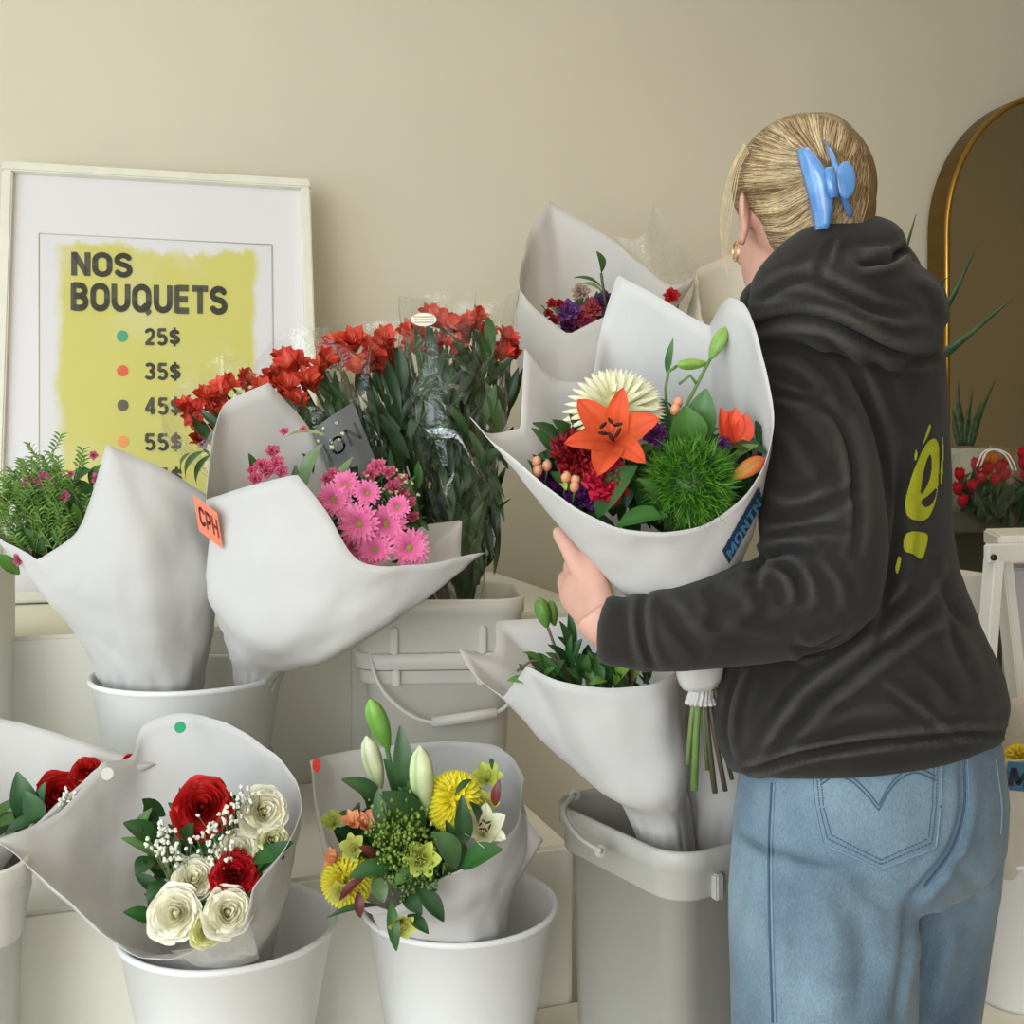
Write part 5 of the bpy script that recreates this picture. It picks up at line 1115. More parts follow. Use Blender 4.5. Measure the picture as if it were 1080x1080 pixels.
def seam(bvh, pts, r, m, name, parent, off=.0008, n=60, dash=False, smooth=True):
    pp = smooth_path(pts, n) if smooth else np.vstack([np.linspace(pts[i], pts[i + 1], max(2, n // (len(pts) - 1))) for i in range(len(pts) - 1)])
    P3 = [hit(bvh, x, y, off) for x, y in pp]; mb = MB(); run = []
    for i, p in enumerate(P3):
        if p is None or (run and (p - run[-1]).length > .03):
            if len(run) > 1: tube(mb, run, r, 5)
            run = []
            if p is None: continue
        run.append(p)
        if dash and len(run) >= 3: tube(mb, run, r, 5); run = []
    if len(run) > 1: tube(mb, run, r, 5)
    if mb.v: return mb.build(name, m, parent)
pk = [(856, 806), (860, 850), (868, 889), (928, 916), (986, 893), (990, 850), (992, 800)]
# pocket patch, slightly proud
mb = MB(); G = {}; fs = []
def inpoly(x, y, poly):
    c = False; j = len(poly) - 1
    for i in range(len(poly)):
        if (poly[i][1] > y) != (poly[j][1] > y) and x < (poly[j][0] - poly[i][0]) * (y - poly[i][1]) / (poly[j][1] - poly[i][1]) + poly[i][0]: c = not c
        j = i
    return c
def chaik(q, it=3):
    q = [tuple(p) for p in q]
    for _ in range(it): q = [r for i in range(len(q)) for r in ((q[i][0] * .75 + q[(i + 1) % len(q)][0] * .25, q[i][1] * .75 + q[(i + 1) % len(q)][1] * .25), (q[i][0] * .25 + q[(i + 1) % len(q)][0] * .75, q[i][1] * .25 + q[(i + 1) % len(q)][1] * .75))]
    return q
def decal(bvh, polys, holes, step, off, m, name, parent):
    if name == 'back_print': polys = [chaik(q) for q in polys]; holes = [chaik(q) for q in holes]
    allp = [p for q in polys for p in q]; x0 = min(p[0] for p in allp); x1 = max(p[0] for p in allp); y0 = min(p[1] for p in allp); y1 = max(p[1] for p in allp)
    nx, ny = int((x1 - x0) / step) + 2, int((y1 - y0) / step) + 2; idx = {}; mb = MB(); vs = []; fs = []
    def vert(i, j):
        if (i, j) not in idx:
            p = hit(bvh, x0 + i * step, y0 + j * step, off); idx[(i, j)] = None if p is None else len(vs)
            if p is not None: vs.append(p)
        return idx[(i, j)]
    for i in range(nx):
        for j in range(ny):
            cx, cy = x0 + (i + .5) * step, y0 + (j + .5) * step
            if any(inpoly(cx, cy, q) for q in polys) and not any(inpoly(cx, cy, q) for q in holes):
                q = [vert(i, j), vert(i + 1, j), vert(i + 1, j + 1), vert(i, j + 1)]
                if None in q: continue
                if max((vs[a] - vs[b]).length for a, b in ((q[0], q[1]), (q[1], q[2]), (q[2], q[3]), (q[3], q[0]))) > .02: continue
                fs.append(tuple(q))
    mb.add(vs, fs); return mb.build(name, m, parent)
pocket = decal(JB, [[tuple(q) for q in pk]], [], 2.0, .0022, M_jean, 'back_pocket', jeans)
pv = [pocket.matrix_world @ x.co for x in pocket.data.vertices]
seam(JB, pk, .0011, M_st2, 'pocket_edge', jeans, .0024, 140, smooth=False)
for ins in (5, 9):
    q = [(856 + ins, 808), (860 + ins, 850), (868 + ins, 889 - ins), (928, 916 - ins * 1.1), (986 - ins, 893 - ins), (990 - ins, 850), (992 - ins, 802)]
    seam(JB, q, .0005, M_st, 'pocket_stitching', jeans, .0030, 260, dash=True, smooth=False)
for o in (0, 5):
    seam(JB, [(866, 823 + o), (880, 814 + o), (896, 818 + o), (912, 832 + o), (926, 849 + o)], .0006, M_st, 'arcuate_stitching', jeans, .0030, 60)
    seam(JB, [(926, 849 + o), (936, 830 + o), (950, 815 + o), (966, 810 + o), (984, 818 + o)], .0006, M_st, 'arcuate_stitching', jeans, .0030, 60)
seam(JB, [(814, 826), (811, 900), (812, 980), (815, 1078)], .0012, M_st, 'side_seam', jeans, .0004, 120)
seam(JB, [(817, 826), (814, 900), (815, 980), (818, 1078)], .0013, M_st2, 'side_seam', jeans, .0006, 120)
seam(JB, [(1016, 800), (1017, 850), (1004, 895), (975, 935)], .0012, M_st, 'seat_seam', jeans, .0004, 80)
seam(JB, [(1020, 800), (1021, 850), (1008, 897), (979, 937)], .0008, M_st2, 'seat_seam', jeans, .0006, 80)
seam(JB, [(1050, 800), (1056, 850), (1055, 880)], .0009, M_st2, 'pocket_edge', jeans, .0006, 50)

# ---------------- hoodie
mb = MB()
TR = [(878, 318, 1.22, 52, 0), (886, 345, 1.22, 88, 0), (893, 372, 1.22, 104, 0), (899, 410, 1.225, 100, 0), (905, 450, 1.23, 96, 0), (906, 500, 1.23, 97, 0), (905, 560, 1.23, 100, 0), (906, 600, 1.23, 106, .0), (905, 645, 1.225, 122, .0), (906, 688, 1.22, 140, .02), (908, 722, 1.22, 151, .06), (910, 750, 1.22, 155, .08), (911, 765, 1.22, 154, .09), (912, 777, 1.22, 149, .10), (914, 793, 1.22, 145, .10), (915, 796, 1.22, 128, .10)]
ring_loft(mb, [body_ring(q[0], q[1], q[2], q[3], slope=q[4], ratio=.74, kd=q[4] * 1.3) for q in TR])
LS = [(835, 388, 1.185, .055), (848, 440, 1.15, .060), (860, 510, 1.12, .0625), (866, 570, 1.105, .0615), (860, 618, 1.095, .060), (820, 640, 1.08, .053), (760, 654, 1.07, .046), (705, 664, 1.07, .0405), (672, 667, 1.078, .037), (662, 667, 1.080, .0345), (638, 664, 1.088, .0350)]
pp = smooth_path([tuple(P(*q[:3])) + (q[3],) for q in LS], 70)
tube(mb, [Vector(p[:3]) for p in pp], [p[3] for p in pp], 24)
pp = smooth_path([tuple(P(*q[:3])) + (q[3],) for q in [(940, 400, 1.275, .055), (944, 450, 1.31, .056), (942, 540, 1.37, .056), (936, 610, 1.40, .054), (895, 640, 1.39, .050), (840, 652, 1.36, .042), (815, 655, 1.335, .037), (798, 657, 1.32, .035)]], 40)
tube(mb, [Vector(p[:3]) for p in pp], [p[3] for p in pp], 20)
# hood: lies in thick rolls round the neck and down the back
def hl(pts): 
    q = smooth_path([tuple(P(*a[:3])) + (a[3],) for a in pts], 30); tube(mb, [Vector(p[:3]) for p in q], [p[3] for p in q], 20)
hl([(806, 312, 1.15, .018), (822, 297, 1.13, .026), (850, 279, 1.12, .033), (885, 266, 1.13, .036), (918, 258, 1.15, .030), (938, 258, 1.17, .022)])
hl([(806, 325, 1.16, .026), (835, 318, 1.13, .036), (875, 308, 1.11, .044), (915, 310, 1.12, .046), (950, 322, 1.15, .044), (968, 336, 1.18, .036)])
hl([(800, 340, 1.17, .020), (845, 330, 1.12, .030), (890, 338, 1.10, .034), (935, 348, 1.12, .036), (972, 352, 1.16, .028)])
ellipsoid(mb, P(885, 300, 1.19), (.085, .065, .06)); ellipsoid(mb, P(958, 322, 1.22), (.042, .05, .042))
hl([(806, 320, 1.17, .026), (812, 322, 1.25, .03), (850, 318, 1.32, .03), (915, 305, 1.33, .03), (945, 295, 1.27, .03), (935, 275, 1.20, .028)])
ellipsoid(mb, P(840, 372, 1.175), (.055, .05, .045))
v, n, f_ = remesh(mb, .0042, 7)
K = [
 # hood
 ([(786, 350), (808, 340), (838, 335), (868, 338), (900, 352), (930, 368), (960, 378), (992, 376)], 5, -.016),
 ([(838, 297), (868, 300), (895, 312), (925, 326), (962, 336)], 5, -.011), ([(800, 318), (822, 302), (850, 292), (872, 290)], 5, -.008),
 ([(905, 276), (922, 276), (940, 272), (956, 262)], 4, -.016), ([(884, 252), (880, 266), (876, 280)], 3.5, .005), ([(790, 322), (820, 318), (860, 316)], 4, .004), ([(868, 300), (862, 285), (872, 268)], 5, -.004),
 ([(925, 340), (950, 350), (985, 352)], 6, -.005), ([(850, 322), (890, 335), (930, 350)], 6, .004), ([(960, 290), (985, 305), (996, 335)], 5, .005),
 # shoulder and upper sleeve
 ([(812, 412), (836, 418), (862, 425)], 4.0, -.005), ([(862, 425), (885, 445), (898, 480), (905, 540), (900, 590)], 5, -.009),
 ([(820, 360), (850, 372), (878, 400), (898, 445)], 7, -.006), ([(808, 378), (840, 388), (868, 412)], 6, .004), ([(860, 352), (895, 385), (918, 430), (935, 490), (945, 560)], 6, -.008), ([(905, 360), (930, 400), (945, 450)], 7, -.005),
 ([(815, 430), (845, 455), (868, 490), (880, 520)], 9, -.006), ([(805, 548), (835, 545), (870, 535), (905, 515)], 6, -.009), ([(800, 520), (840, 528), (880, 512)], 6, .005),
 ([(795, 572), (825, 562), (860, 556), (900, 560)], 5, -.006), 
 # elbow crook and forearm
 ([(782, 604), (800, 588), (828, 580), (862, 584)], 5, -.010), ([(792, 622), (796, 602), (808, 590)], 4.5, -.008), ([(818, 592), (838, 605), (846, 625), (844, 640)], 5, -.009), ([(805, 600), (826, 612), (834, 640)], 5, .005), ([(862, 590), (882, 615), (888, 645)], 6, .005),
 ([(742, 618), (756, 640), (752, 668)], 9, -.006), ([(768, 612), (786, 632), (790, 655)], 8, .005), ([(702, 640), (718, 668), (742, 690)], 8, -.006), ([(692, 624), (712, 636), (726, 650)], 6, .003), ([(832, 680), (852, 688), (872, 682), (895, 668)], 4.5, -.010), ([(780, 650), (815, 660), (850, 655)], 8, -.003),
 ([(682, 618), (675, 645), (679, 680), (692, 710)], 4.2, -.007),
 # torso
 ([(998, 590), (985, 620), (950, 655), (900, 690), (850, 730), (815, 775), (795, 812)], 6, .009), ([(1000, 640), (960, 665), (905, 705), (855, 748), (820, 790)], 6, -.010),
 ([(952, 470), (948, 560), (935, 640), (918, 695)], 6, -.009), ([(965, 620), (940, 650), (918, 695)], 5, -.007), ([(926, 716), (965, 745), (1000, 772), (1024, 780)], 4, .005), ([(1000, 635), (1008, 665), (1018, 700)], 7, -.007),
 ([(1010, 660), (1025, 690), (1038, 720)], 6, .005), ([(990, 600), (1005, 640), (1025, 665)], 6, -.006), ([(780, 702), (768, 735), (764, 775), (772, 805)], 4, -.007), ([(790, 702), (776, 740), (772, 780)], 4, .004),
 ([(840, 745), (870, 725), (905, 715)], 7, -.005), ([(960, 690), (990, 715), (1010, 745)], 7, -.005), ([(855, 770), (900, 752), (960, 748)], 8, .004),
 # hem
 ([(783, 812), (800, 810), (850, 796), (920, 784), (1000, 775), (1068, 773)], 3.2, -.010), ([(783, 804), (850, 788), (920, 775), (1000, 767), (1068, 765)], 3.6, .005),
]
for path, w_, d_ in K: crease(v, n, path, w_, d_ * .9)
n = vnormals(v, f_); wrinkle(v, n, 8, .0020, 9); wrinkle(v, n, 26, .0003, 4)
M_hood = bpy.data.materials.new('washed_charcoal_fleece'); M_hood.use_nodes = True
nt = M_hood.node_tree; N = nt.nodes.new; L = nt.links.new; b = nt.nodes['Principled BSDF']; b.inputs['Roughness'].default_value = .95; b.inputs['Specular IOR Level'].default_value = .1; b.inputs['Sheen Weight'].default_value = .08; b.inputs['Sheen Roughness'].default_value = .6
tc = N('ShaderNodeTexCoord'); n1 = N('ShaderNodeTexNoise'); n1.inputs['Scale'].default_value = 14; n1.inputs['Detail'].default_value = 8; L(tc.outputs['Object'], n1.inputs['Vector'])
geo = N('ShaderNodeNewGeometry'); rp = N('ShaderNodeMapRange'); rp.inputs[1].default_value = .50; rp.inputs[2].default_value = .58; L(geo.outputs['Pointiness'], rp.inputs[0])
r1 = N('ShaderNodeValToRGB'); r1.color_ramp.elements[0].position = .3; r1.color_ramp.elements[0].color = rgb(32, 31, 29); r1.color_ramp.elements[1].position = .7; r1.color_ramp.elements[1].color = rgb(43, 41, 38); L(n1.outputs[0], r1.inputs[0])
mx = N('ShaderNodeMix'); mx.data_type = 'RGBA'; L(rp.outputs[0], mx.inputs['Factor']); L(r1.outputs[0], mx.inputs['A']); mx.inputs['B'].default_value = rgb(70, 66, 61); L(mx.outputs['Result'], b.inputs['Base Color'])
n3 = N('ShaderNodeTexNoise'); n3.inputs['Scale'].default_value = 420; L(tc.outputs['Object'], n3.inputs['Vector']); bp = N('ShaderNodeBump'); bp.inputs['Strength'].default_value = .3; bp.inputs['Distance'].default_value = .001; L(n3.outputs[0], bp.inputs['Height']); L(bp.outputs[0], b.inputs['Normal'])
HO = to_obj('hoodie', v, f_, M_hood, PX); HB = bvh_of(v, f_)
# yellow print on the back, running round the right side
M_pr = mat('yellow_green_print', (158, 162, 26), .8, nz=(60, .08))
decal(HB, [[(984, 461), (989, 468), (989, 490), (988, 515), (984, 535), (977, 548), (966, 550), (956, 545), (954, 530), (958, 510), (966, 487), (975, 468)]],
      [[(980, 476), (982, 490), (979, 508), (972, 520), (969, 522), (971, 505), (975, 488)], [(988, 512), (984, 530), (976, 536), (969, 531), (971, 527), (979, 522)]], .7, .0016, M_pr, 'back_print', HO)
for pl in [[(954, 560), (975, 561), (978, 566), (976, 576), (971, 592), (962, 584), (952, 582)], [(948, 586), (951, 590), (947, 607), (944, 602), (946, 592)], [(979, 446), (981, 450), (977, 461), (971, 471), (974, 462)], [(964, 474), (966, 476), (966, 484), (963, 487)], [(992, 455), (994, 470), (993, 500), (991, 515), (990, 500), (992, 480)]]: decal(HB, [pl], [], .7, .0016, M_pr, 'back_print', HO)

# ---------------- hair
mb = MB()
ellipsoid(mb, P(843, 205, 1.205) - HF * .004, (.0765, .092, .085), (0, 0, 1), HF, nu=24, nv=32)
ellipsoid(mb, HC - HF * .045 + V(0, 0, -.008), (.052, .055, .060), (0, 0, 1), HF, nu=18, nv=24)
ellipsoid(mb, P(879, 196, 1.165), (.038, .042, .064), (0, 0, 1), nu=16, nv=20)
ellipsoid(mb, P(886, 200, 1.135), (.022, .028, .052), (.12, 0, 1), nu=16, nv=20)
ellipsoid(mb, P(862, 165, 1.175), (.044, .050, .046), nu=12, nv=16)
v, n, f_ = remesh(mb, .004, 6)
# hairline: keep the face clear by pulling that region under the skin
fc = np.array(tuple(hp(0, .095, -.035))); dd = v - fc; k = np.exp(-((dd ** 2).sum(1) / .066 ** 2)); v -= n * (k * .05)[:, None]
for s in (-1, 1):
    fc = np.array(tuple(hp(s * .078, .006, -.030))); dd = v - fc; k = np.exp(-((dd ** 2).sum(1) / .030 ** 2)); v -= n * (k * .022)[:, None]
HR = bvh_of(v, f_)
mbh = MB(); mbh.v = [Vector(x) for x in v.tolist()]; mbh.f = list(f_); mbh.c = [(118, 94, 62)] * len(mbh.v)
rnd = random.Random(12)
SH = [(172, 150, 112), (196, 176, 140), (152, 126, 90), (130, 104, 70), (106, 82, 54), (164, 140, 102)]
def strand(path, r, c, off=.0015, c2=None, nn=14, wob=1.0):
    pp = smooth_path(path, nn); out = []
    for i, (x, y) in enumerate(pp):
        h = hit(HR, x + rnd.uniform(-.25, .25) * wob, y + rnd.uniform(-.25, .25) * wob, off * (1 if 0 < i < nn - 1 else .2))
        if h is None: 
            if len(out) > 2: break
            out = []; continue
        if out and (h - out[-1]).length > .03: break
        out.append(h)
    if len(out) > 2: tube(mbh, out, [r * (.35 + .65 * math.sin(PI * (i + .5) / len(out))) for i in range(len(out))], 4, c=c, c2=c2, caps=False)
LINE = [(800, 136), (788, 148), (778, 165), (772, 185), (771, 205), (773, 222), (779, 232), (788, 240), (800, 250), (814, 262), (826, 272)]
TGT = [(838, 156), (842, 160), (846, 168), (851, 178), (854, 190), (856, 202), (858, 213), (860, 222), (861, 230), (862, 238), (866, 246)]
def interp(a, u):
    u = max(0, min(1, u)) * (len(a) - 1); i = min(int(u), len(a) - 2); t = u - i
    return (a[i][0] * (1 - t) + a[i + 1][0] * t, a[i][1] * (1 - t) + a[i + 1][1] * t)
for k in range(1500):
    u = rnd.random(); a = interp(LINE, u); b = interp(TGT, u + rnd.gauss(0, .03)); sx = rnd.uniform(-1, 10) + rnd.random() ** 2 * 30
    a = (a[0] + sx, a[1] + sx * (.1 if u > .4 else -.2)); m_ = ((a[0] + b[0]) / 2, (a[1] + b[1]) / 2 + (2 if u < .4 else 9 * (1 - abs(u - .7))))
    c = rnd.choice(SH[:4] if rnd.random() < .7 else SH); lum = noise.noise(V(u * 14, 3, 0)) * 34; c = tuple(max(20, min(250, x + lum)) for x in c)
    strand([a, m_, b], rnd.uniform(.0004, .0009), c, rnd.uniform(.0002, .0016))
TOP0 = [(798, 138), (812, 128), (830, 120), (848, 117), (866, 119), (884, 126), (898, 137), (908, 152), (914, 172), (917, 195), (916, 215)]
TOP1 = [(846, 160), (852, 162), (860, 164), (866, 166), (872, 170), (877, 176), (881, 184), (885, 194), (887, 205), (889, 220), (890, 232)]
for k in range(1500):
    u = rnd.random(); a = interp(TOP0, u); b = interp(TOP1, u + rnd.gauss(0, .03)); a = (a[0] - (a[0] - 850) * .02, a[1] + 2 + rnd.random() ** 2 * 10)
    m_ = ((a[0] + b[0]) / 2 + (2 if u > .5 else -3), (a[1] + b[1]) / 2 - 3)
    c = rnd.choice(SH[2:5] if u > .55 else SH); lum = noise.noise(V(u * 16, 9, 0)) * 34 - 12 * (u > .6); c = tuple(max(20, min(250, x + lum)) for x in c)
    strand([a, m_, b], rnd.uniform(.0004, .0009), c, rnd.uniform(.0002, .0016))
for k in range(800):   # twist to the right of the clip, falling to the nape
    a = (rnd.uniform(872, 914), rnd.uniform(150, 200)); b = (rnd.uniform(866, 905), 246)
    strand([a, ((a[0] + b[0]) / 2 + 6, (a[1] + b[1]) / 2), b], rnd.uniform(.0004, .0008), tuple(max(20, x - 10) for x in rnd.choice(SH[2:5] + SH[:1])), rnd.uniform(.0005, .0022))
for k in range(360):   # nape
    a = (rnd.uniform(798, 850), rnd.uniform(252, 276)); strand([a, (a[0] + 14, a[1] - 8), (866, 248)], rnd.uniform(.0004, .0008), rnd.choice(SH[2:5]), .001)
for dx in (0, 1, 2, 4, 6, 8, -1):   # loose front wisps
    pts = [(786 + dx * .5, 152 + dx), (773 + dx, 176), (765 + dx * 1.3, 205), (761 + dx * 1.2, 235), (762 + dx * .6, 262), (768, 290 - dx * 3)]
    tube(mbh, [Vector(q) for q in smooth_path([tuple(P(x, y, 1.165)) for x, y in pts], 20)], [.0006 - .00002 * i for i in range(20)], 4, c=(206, 182, 140), caps=False)
M_hair = mat('blond_hair', rough=.42, vcol=True, nz=(90, .18), spec=.45)
mbh.build('hair', M_hair, PX)
# ---------------- claw clip and earring
CLP = None
M_clip = mat('marbled_blue_acetate', (72, 124, 186), .18, nz=(40, .5), color2=(106, 152, 206), coat=.5)
def px_sheet(left, right, d_mid, bulge, thick, name, m, parent, dfun=None):
    """curved plate between two pixel edges, top to bottom"""
    a = smooth_path(left, 18); b = smooth_path(right, 18); mb = MB(); vs = []
    for i in range(18):
        for j in range(8):
            s = j / 7; x = a[i][0] * (1 - s) + b[i][0] * s; y = a[i][1] * (1 - s) + b[i][1] * s
            vs.append(P(x, y, d_mid - bulge * math.sin(PI * s) * .6 - bulge * math.sin(PI * i / 17) + (dfun(s, i / 17) if dfun else 0)))
    mb.add(vs, grid_faces(18, 8)); return mb.build(name, m, parent, solid=thick)
CLP = px_sheet([(841, 157), (846, 180), (853, 205), (858, 228), (861, 243)], [(852, 156), (864, 170), (874, 185), (878, 210), (874, 240)], 1.088, .008, .003, 'claw_clip', M_clip, PX, lambda s, t: .012 * (1 - s))
px_sheet([(871, 178), (872, 188), (874, 200), (877, 208)], [(877, 177), (880, 188), (882, 200), (882, 207)], 1.076, .004, .005, 'claw_clip_wing', M_clip, CLP)
mb = MB(); ellipsoid(mb, P(892, 190, 1.078), (.0105, .003, .0185), (0, 0, 1), nu=12, nv=20, roll=.1); mb.build('claw_clip_pad', M_clip, CLP)
mb = MB(); tube(mb, [P(870, 148, 1.112), P(877, 163, 1.092), P(884, 182, 1.082), (P(890, 207, 1.086)), P(895, 222, 1.098), P(898, 234, 1.112)], [.0012, .0028, .0036, .0038, .0036, .002], 8); mb.build('claw_clip_arm', M_clip, CLP)
for k in range(7):
    x0, y0 = interp([(843, 160), (853, 205), (861, 240)], k / 6); mb = MB(); tube(mb, [P(x0 + 2, y0, 1.094), P(x0 - 1, y0 + 3, 1.102), P(x0 + 1, y0 + 6, 1.118)], [.0018, .0014, .0006], 6); mb.build('claw_clip_tooth', M_clip, CLP)
ec = hp(.080, -.004, -.050); mb = MB(); R0 = .0085
for rr0 in (R0, R0 * .72):
    pts = [ec + HF * (rr0 * math.sin(a)) + V(0, 0, rr0 * 1.25 * math.cos(a)) + HL * .003 for a in [2 * PI * k / 24 for k in range(25)]]
    tube(mb, pts, .0008, 6)
mb.build('hoop_earring', mat('gold', (226, 196, 140), .25, metal=1.0), PX)
# ================================================================== right side: mirror, plants, shelves
# arched mirror leaning on the back wall
mu = 2.70 * 0; MV = VW - .075
def Wd(px):  # wall depth coordinate u for a pixel column at v = MV
    r = (px - CX) / F; d = MV / (math.cos(YAW) - r * math.sin(YAW)); return r * d * math.cos(YAW) + d * math.sin(YAW), d
uL, dL = Wd(993); R_m = .46; uc = uL + R_m; topz = EYE + (HY - 98) / F * 3.35
Z0 = topz - R_m
rt = thing('arched_mirror', UV(uc, MV, .42), 'tall arched mirror with deep bronze and gold frame at the right edge', 'mirror')
def arch(r, z_b=.42, n=48): return [(uc - r, z_b)] + [(uc - r * math.cos(PI * k / n), Z0 + r * math.sin(PI * k / n)) for k in range(n + 1)] + [(uc + r, z_b)]
def arch_strip(r0, v0, r1, v1, m, name):
    a = arch(r0); b = arch(r1); mb = MB(); vs = [UV(u, v0, z) for u, z in a] + [UV(u, v1, z) for u, z in b]; n = len(a)
    mb.add(vs, [(i, i + 1, n + i + 1, n + i) for i in range(n - 1)]); return mb
M_bronze = mat('bronze', (120, 96, 50), .38, metal=.85, nz=(12, .1)); M_gold = mat('brushed_gold', (190, 150, 74), .3, metal=1.0)
mb = arch_strip(R_m, MV + .06, R_m, MV - .015, None, ''); mb.build('outer_frame', M_bronze, rt)
mb = MB(); tube(mb, [UV(u, MV - .016, z) for u, z in arch(R_m - .006)], .0085, 8); mb.build('gold_rim', M_gold, rt)
mb = arch_strip(R_m - .012, MV - .012, R_m - .016, MV + .02, None, ''); mb.build('inner_frame', M_bronze, rt)
mm = bpy.data.materials.new('mirror_glass'); mm.use_nodes = True; b = mm.node_tree.nodes['Principled BSDF']; b.inputs['Metallic'].default_value = 1; b.inputs['Roughness'].default_value = .03; b.inputs['Base Color'].default_value = rgb(190, 186, 176)
mb = MB(); a = arch(R_m - .013); mb.add([UV(u, MV + .015, z) for u, z in a], [tuple(range(len(a)))]); mb.build('mirror_pane', mm, rt, smooth=False)
# snake plant in front of the mirror, its pot hidden by the hoodie
def snake(loc, lv, h, label, potc, group=None, pr=.07, ph=.14):
    r_ = thing('snake_plant', loc, label, 'potted plant', group)
    mb = MB(); lathe_prof(mb, loc, [(.001, .002), (pr * .8, 0), (pr, ph), (pr - .006, ph), (pr * .8 - .004, ph * .8), (.001, ph * .8)], 40); mb.build('plant_pot', mat('pot_' + potc[0], potc[1], .5), r_)
    for pts, w in lv:
        pp = smooth_path([tuple(P(*q)) for q in pts], 16); mb = MB(); vs = []; cs = []
        t_ = Vector(pp[-1]) - Vector(pp[0]); s = t_.cross(V(0, 1, 0)).normalized()
        for i, p in enumerate(pp):
            t = i / 15; ww = w * (1 - t ** 2.2) * (.75 + .5 * math.sin(PI * min(1, t * 1.3))) + .0004
            for j, q in enumerate((-1, -.5, 0, .5, 1)):
                vs.append(Vector(p) + s * ww * q + V(0, .35 * ww * abs(q) - .1 * ww, 0)); cs.append(mixc((30, 56, 34), (70, 96, 58), .5 + .5 * math.sin(i * 2.1 + j) if abs(q) < 1 else .9))
        mb.add(vs, grid_faces(16, 5), cs); mb.build('blade_leaf', M_leaf, r_, solid=.002)
    return r_
sp = Vector((P(925, 0, 2.35).x, 2.35, ZT)) ; 
snake(Vector((P(915, 0, 2.28).x, 2.28, .40)) if False else Vector((P(905, 0, 2.25).x, 2.25, ZT)), [([(905, 500, 2.26), (925, 330, 2.25), (948, 285, 2.24), (966, 226, 2.22)], .011), ([(905, 500, 2.26), (960, 360, 2.22), (1000, 320, 2.2), (1030, 258, 2.18)], .011), ([(905, 500, 2.27), (950, 400, 2.22), (1000, 370, 2.18), (1070, 313, 2.12)], .016), ([(905, 500, 2.27), (940, 400, 2.28), (980, 310, 2.26), (999, 293, 2.25)], .010), ([(905, 500, 2.27), (900, 420, 2.30), (905, 330, 2.3), (900, 280, 2.3)], .012), ([(905, 500, 2.27), (920, 420, 2.25), (940, 380, 2.25), (965, 330, 2.22)], .012)], 0,
      'large snake plant behind the hood with long dark blades reaching past the gold mirror frame', ('cream', (214, 206, 186)), pr=.09, ph=.18)
# planter shelf in front of the mirror
M_grey = mat('grey_green_laminate', (98, 100, 84), .6, nz=(6, .05))
sh = P(1012, 549, 2.65)
mb = MB(); box_uv(mb, 1.72, 2.5, 2.26, 2.48, 1.10, 1.155, .004)
for uu0 in (1.73, 2.46): box_uv(mb, uu0, uu0 + .03, 2.28, 2.46, .40, 1.10, .002)
box_uv(mb, 1.76, 2.46, 2.40, 2.42, .42, 1.10)
tag(mb.build('side_table', M_grey, smooth=False), 'grey green narrow side table under the red tulips before the mirror', 'table')
def PS(px, py, d): return P(px, py, d)
dS = 2.92
snake(Vector((P(1019, 0, dS + .05).x, dS + .05, 1.155)), [([(1016, 470, dS), (1012, 440, dS), (1010, 402, dS)], .012), ([(1018, 470, dS), (1020, 445, dS), (1026, 412, dS)], .009), ([(1022, 470, dS), (1026, 450, dS), (1034, 424, dS)], .008), ([(1024, 470, dS), (1032, 440, dS), (1050, 400, dS)], .009), ([(1013, 470, dS), (1008, 450, dS), (1004, 430, dS)], .009)], 0,
      'small snake plant in a pale pot behind the red tulips', ('glass', (190, 192, 178)), pr=.05, ph=.165)
for lab, cx_, fl in (('bunch of red and orange tulips in clear wrap with white cord before the mirror', 1042, [(1012, 500, 8, 0), (1010, 515, 8, 0), (1015, 528, 8, 0), (1030, 490, 9, 0), (1035, 503, 8, 0), (1042, 494, 9, 0), (1048, 484, 8, 1), (1055, 492, 9, 0), (1060, 500, 8, 0), (1063, 484, 7, 1), (1025, 512, 8, 0), (1050, 505, 8, 0), (1040, 484, 6, 1)]), ('red flower bunch cut off by the right edge above the white stool', 1098, [(1080, 488, 9, 0), (1082, 500, 9, 0), (1092, 490, 10, 0), (1100, 500, 10, 0), (1078, 478, 7, 0)])):
    r_ = thing('tulip_bunch', Vector((P(cx_, 0, 2.78).x, 2.78, 1.155)), lab, 'flower bunch')
    for k, (x, y, r, o) in enumerate(fl):
        mb = MB(); c = P(x, y, 2.74); fr = basis((.1 * (k % 3 - 1), -.4, 1))
        for j in range(6): petal(mb, c - fr[2] * r / F * 2.7, fr, j * PI / 3, r / F * 2.74 * 2.0, r / F * 2.74 * .62, .75, -.25, cup=.5, cb=(196, 30, 44) if not o else (214, 96, 40), ct=(206, 34, 50) if not o else (226, 130, 60), nu=7, nv=5)
        mb.build('tulip', M_petal, r_)
    foliage(r_, P(cx_, 528, 2.79), (.085, .03, .045), 80, P(cx_, 600, 2.78), seed=cx_, L=.07, w=.010, cols=((28, 54, 30), (44, 76, 40)))
    wrap('cellophane_sleeve', [circ(cx_, 545, 2.78, .05), W3([(cx_ - 36, 510, 2.78), (cx_, 515, 2.70), (cx_ + 36, 510, 2.78), (cx_, 505, 2.86)]), W3([(cx_ - 38, 480, 2.78, 1), (cx_, 478, 2.68), (cx_ + 36, 474, 2.78, 1), (cx_, 470, 2.88)])], M_cello, r_, .006, cx_, solid=0, gather=0, nlev=12, n=60)
    if cx_ < 1080:
        mb = MB()
        for o in (0, 4): tube(mb, [Vector(q) for q in smooth_path([tuple(P(x + o, y, 2.70)) for x, y in ((1030, 492), (1036, 478), (1046, 474), (1058, 478), (1064, 486), (1068, 496))], 20)], .0022, 6)
        mb.build('white_cord', M_white, r_)
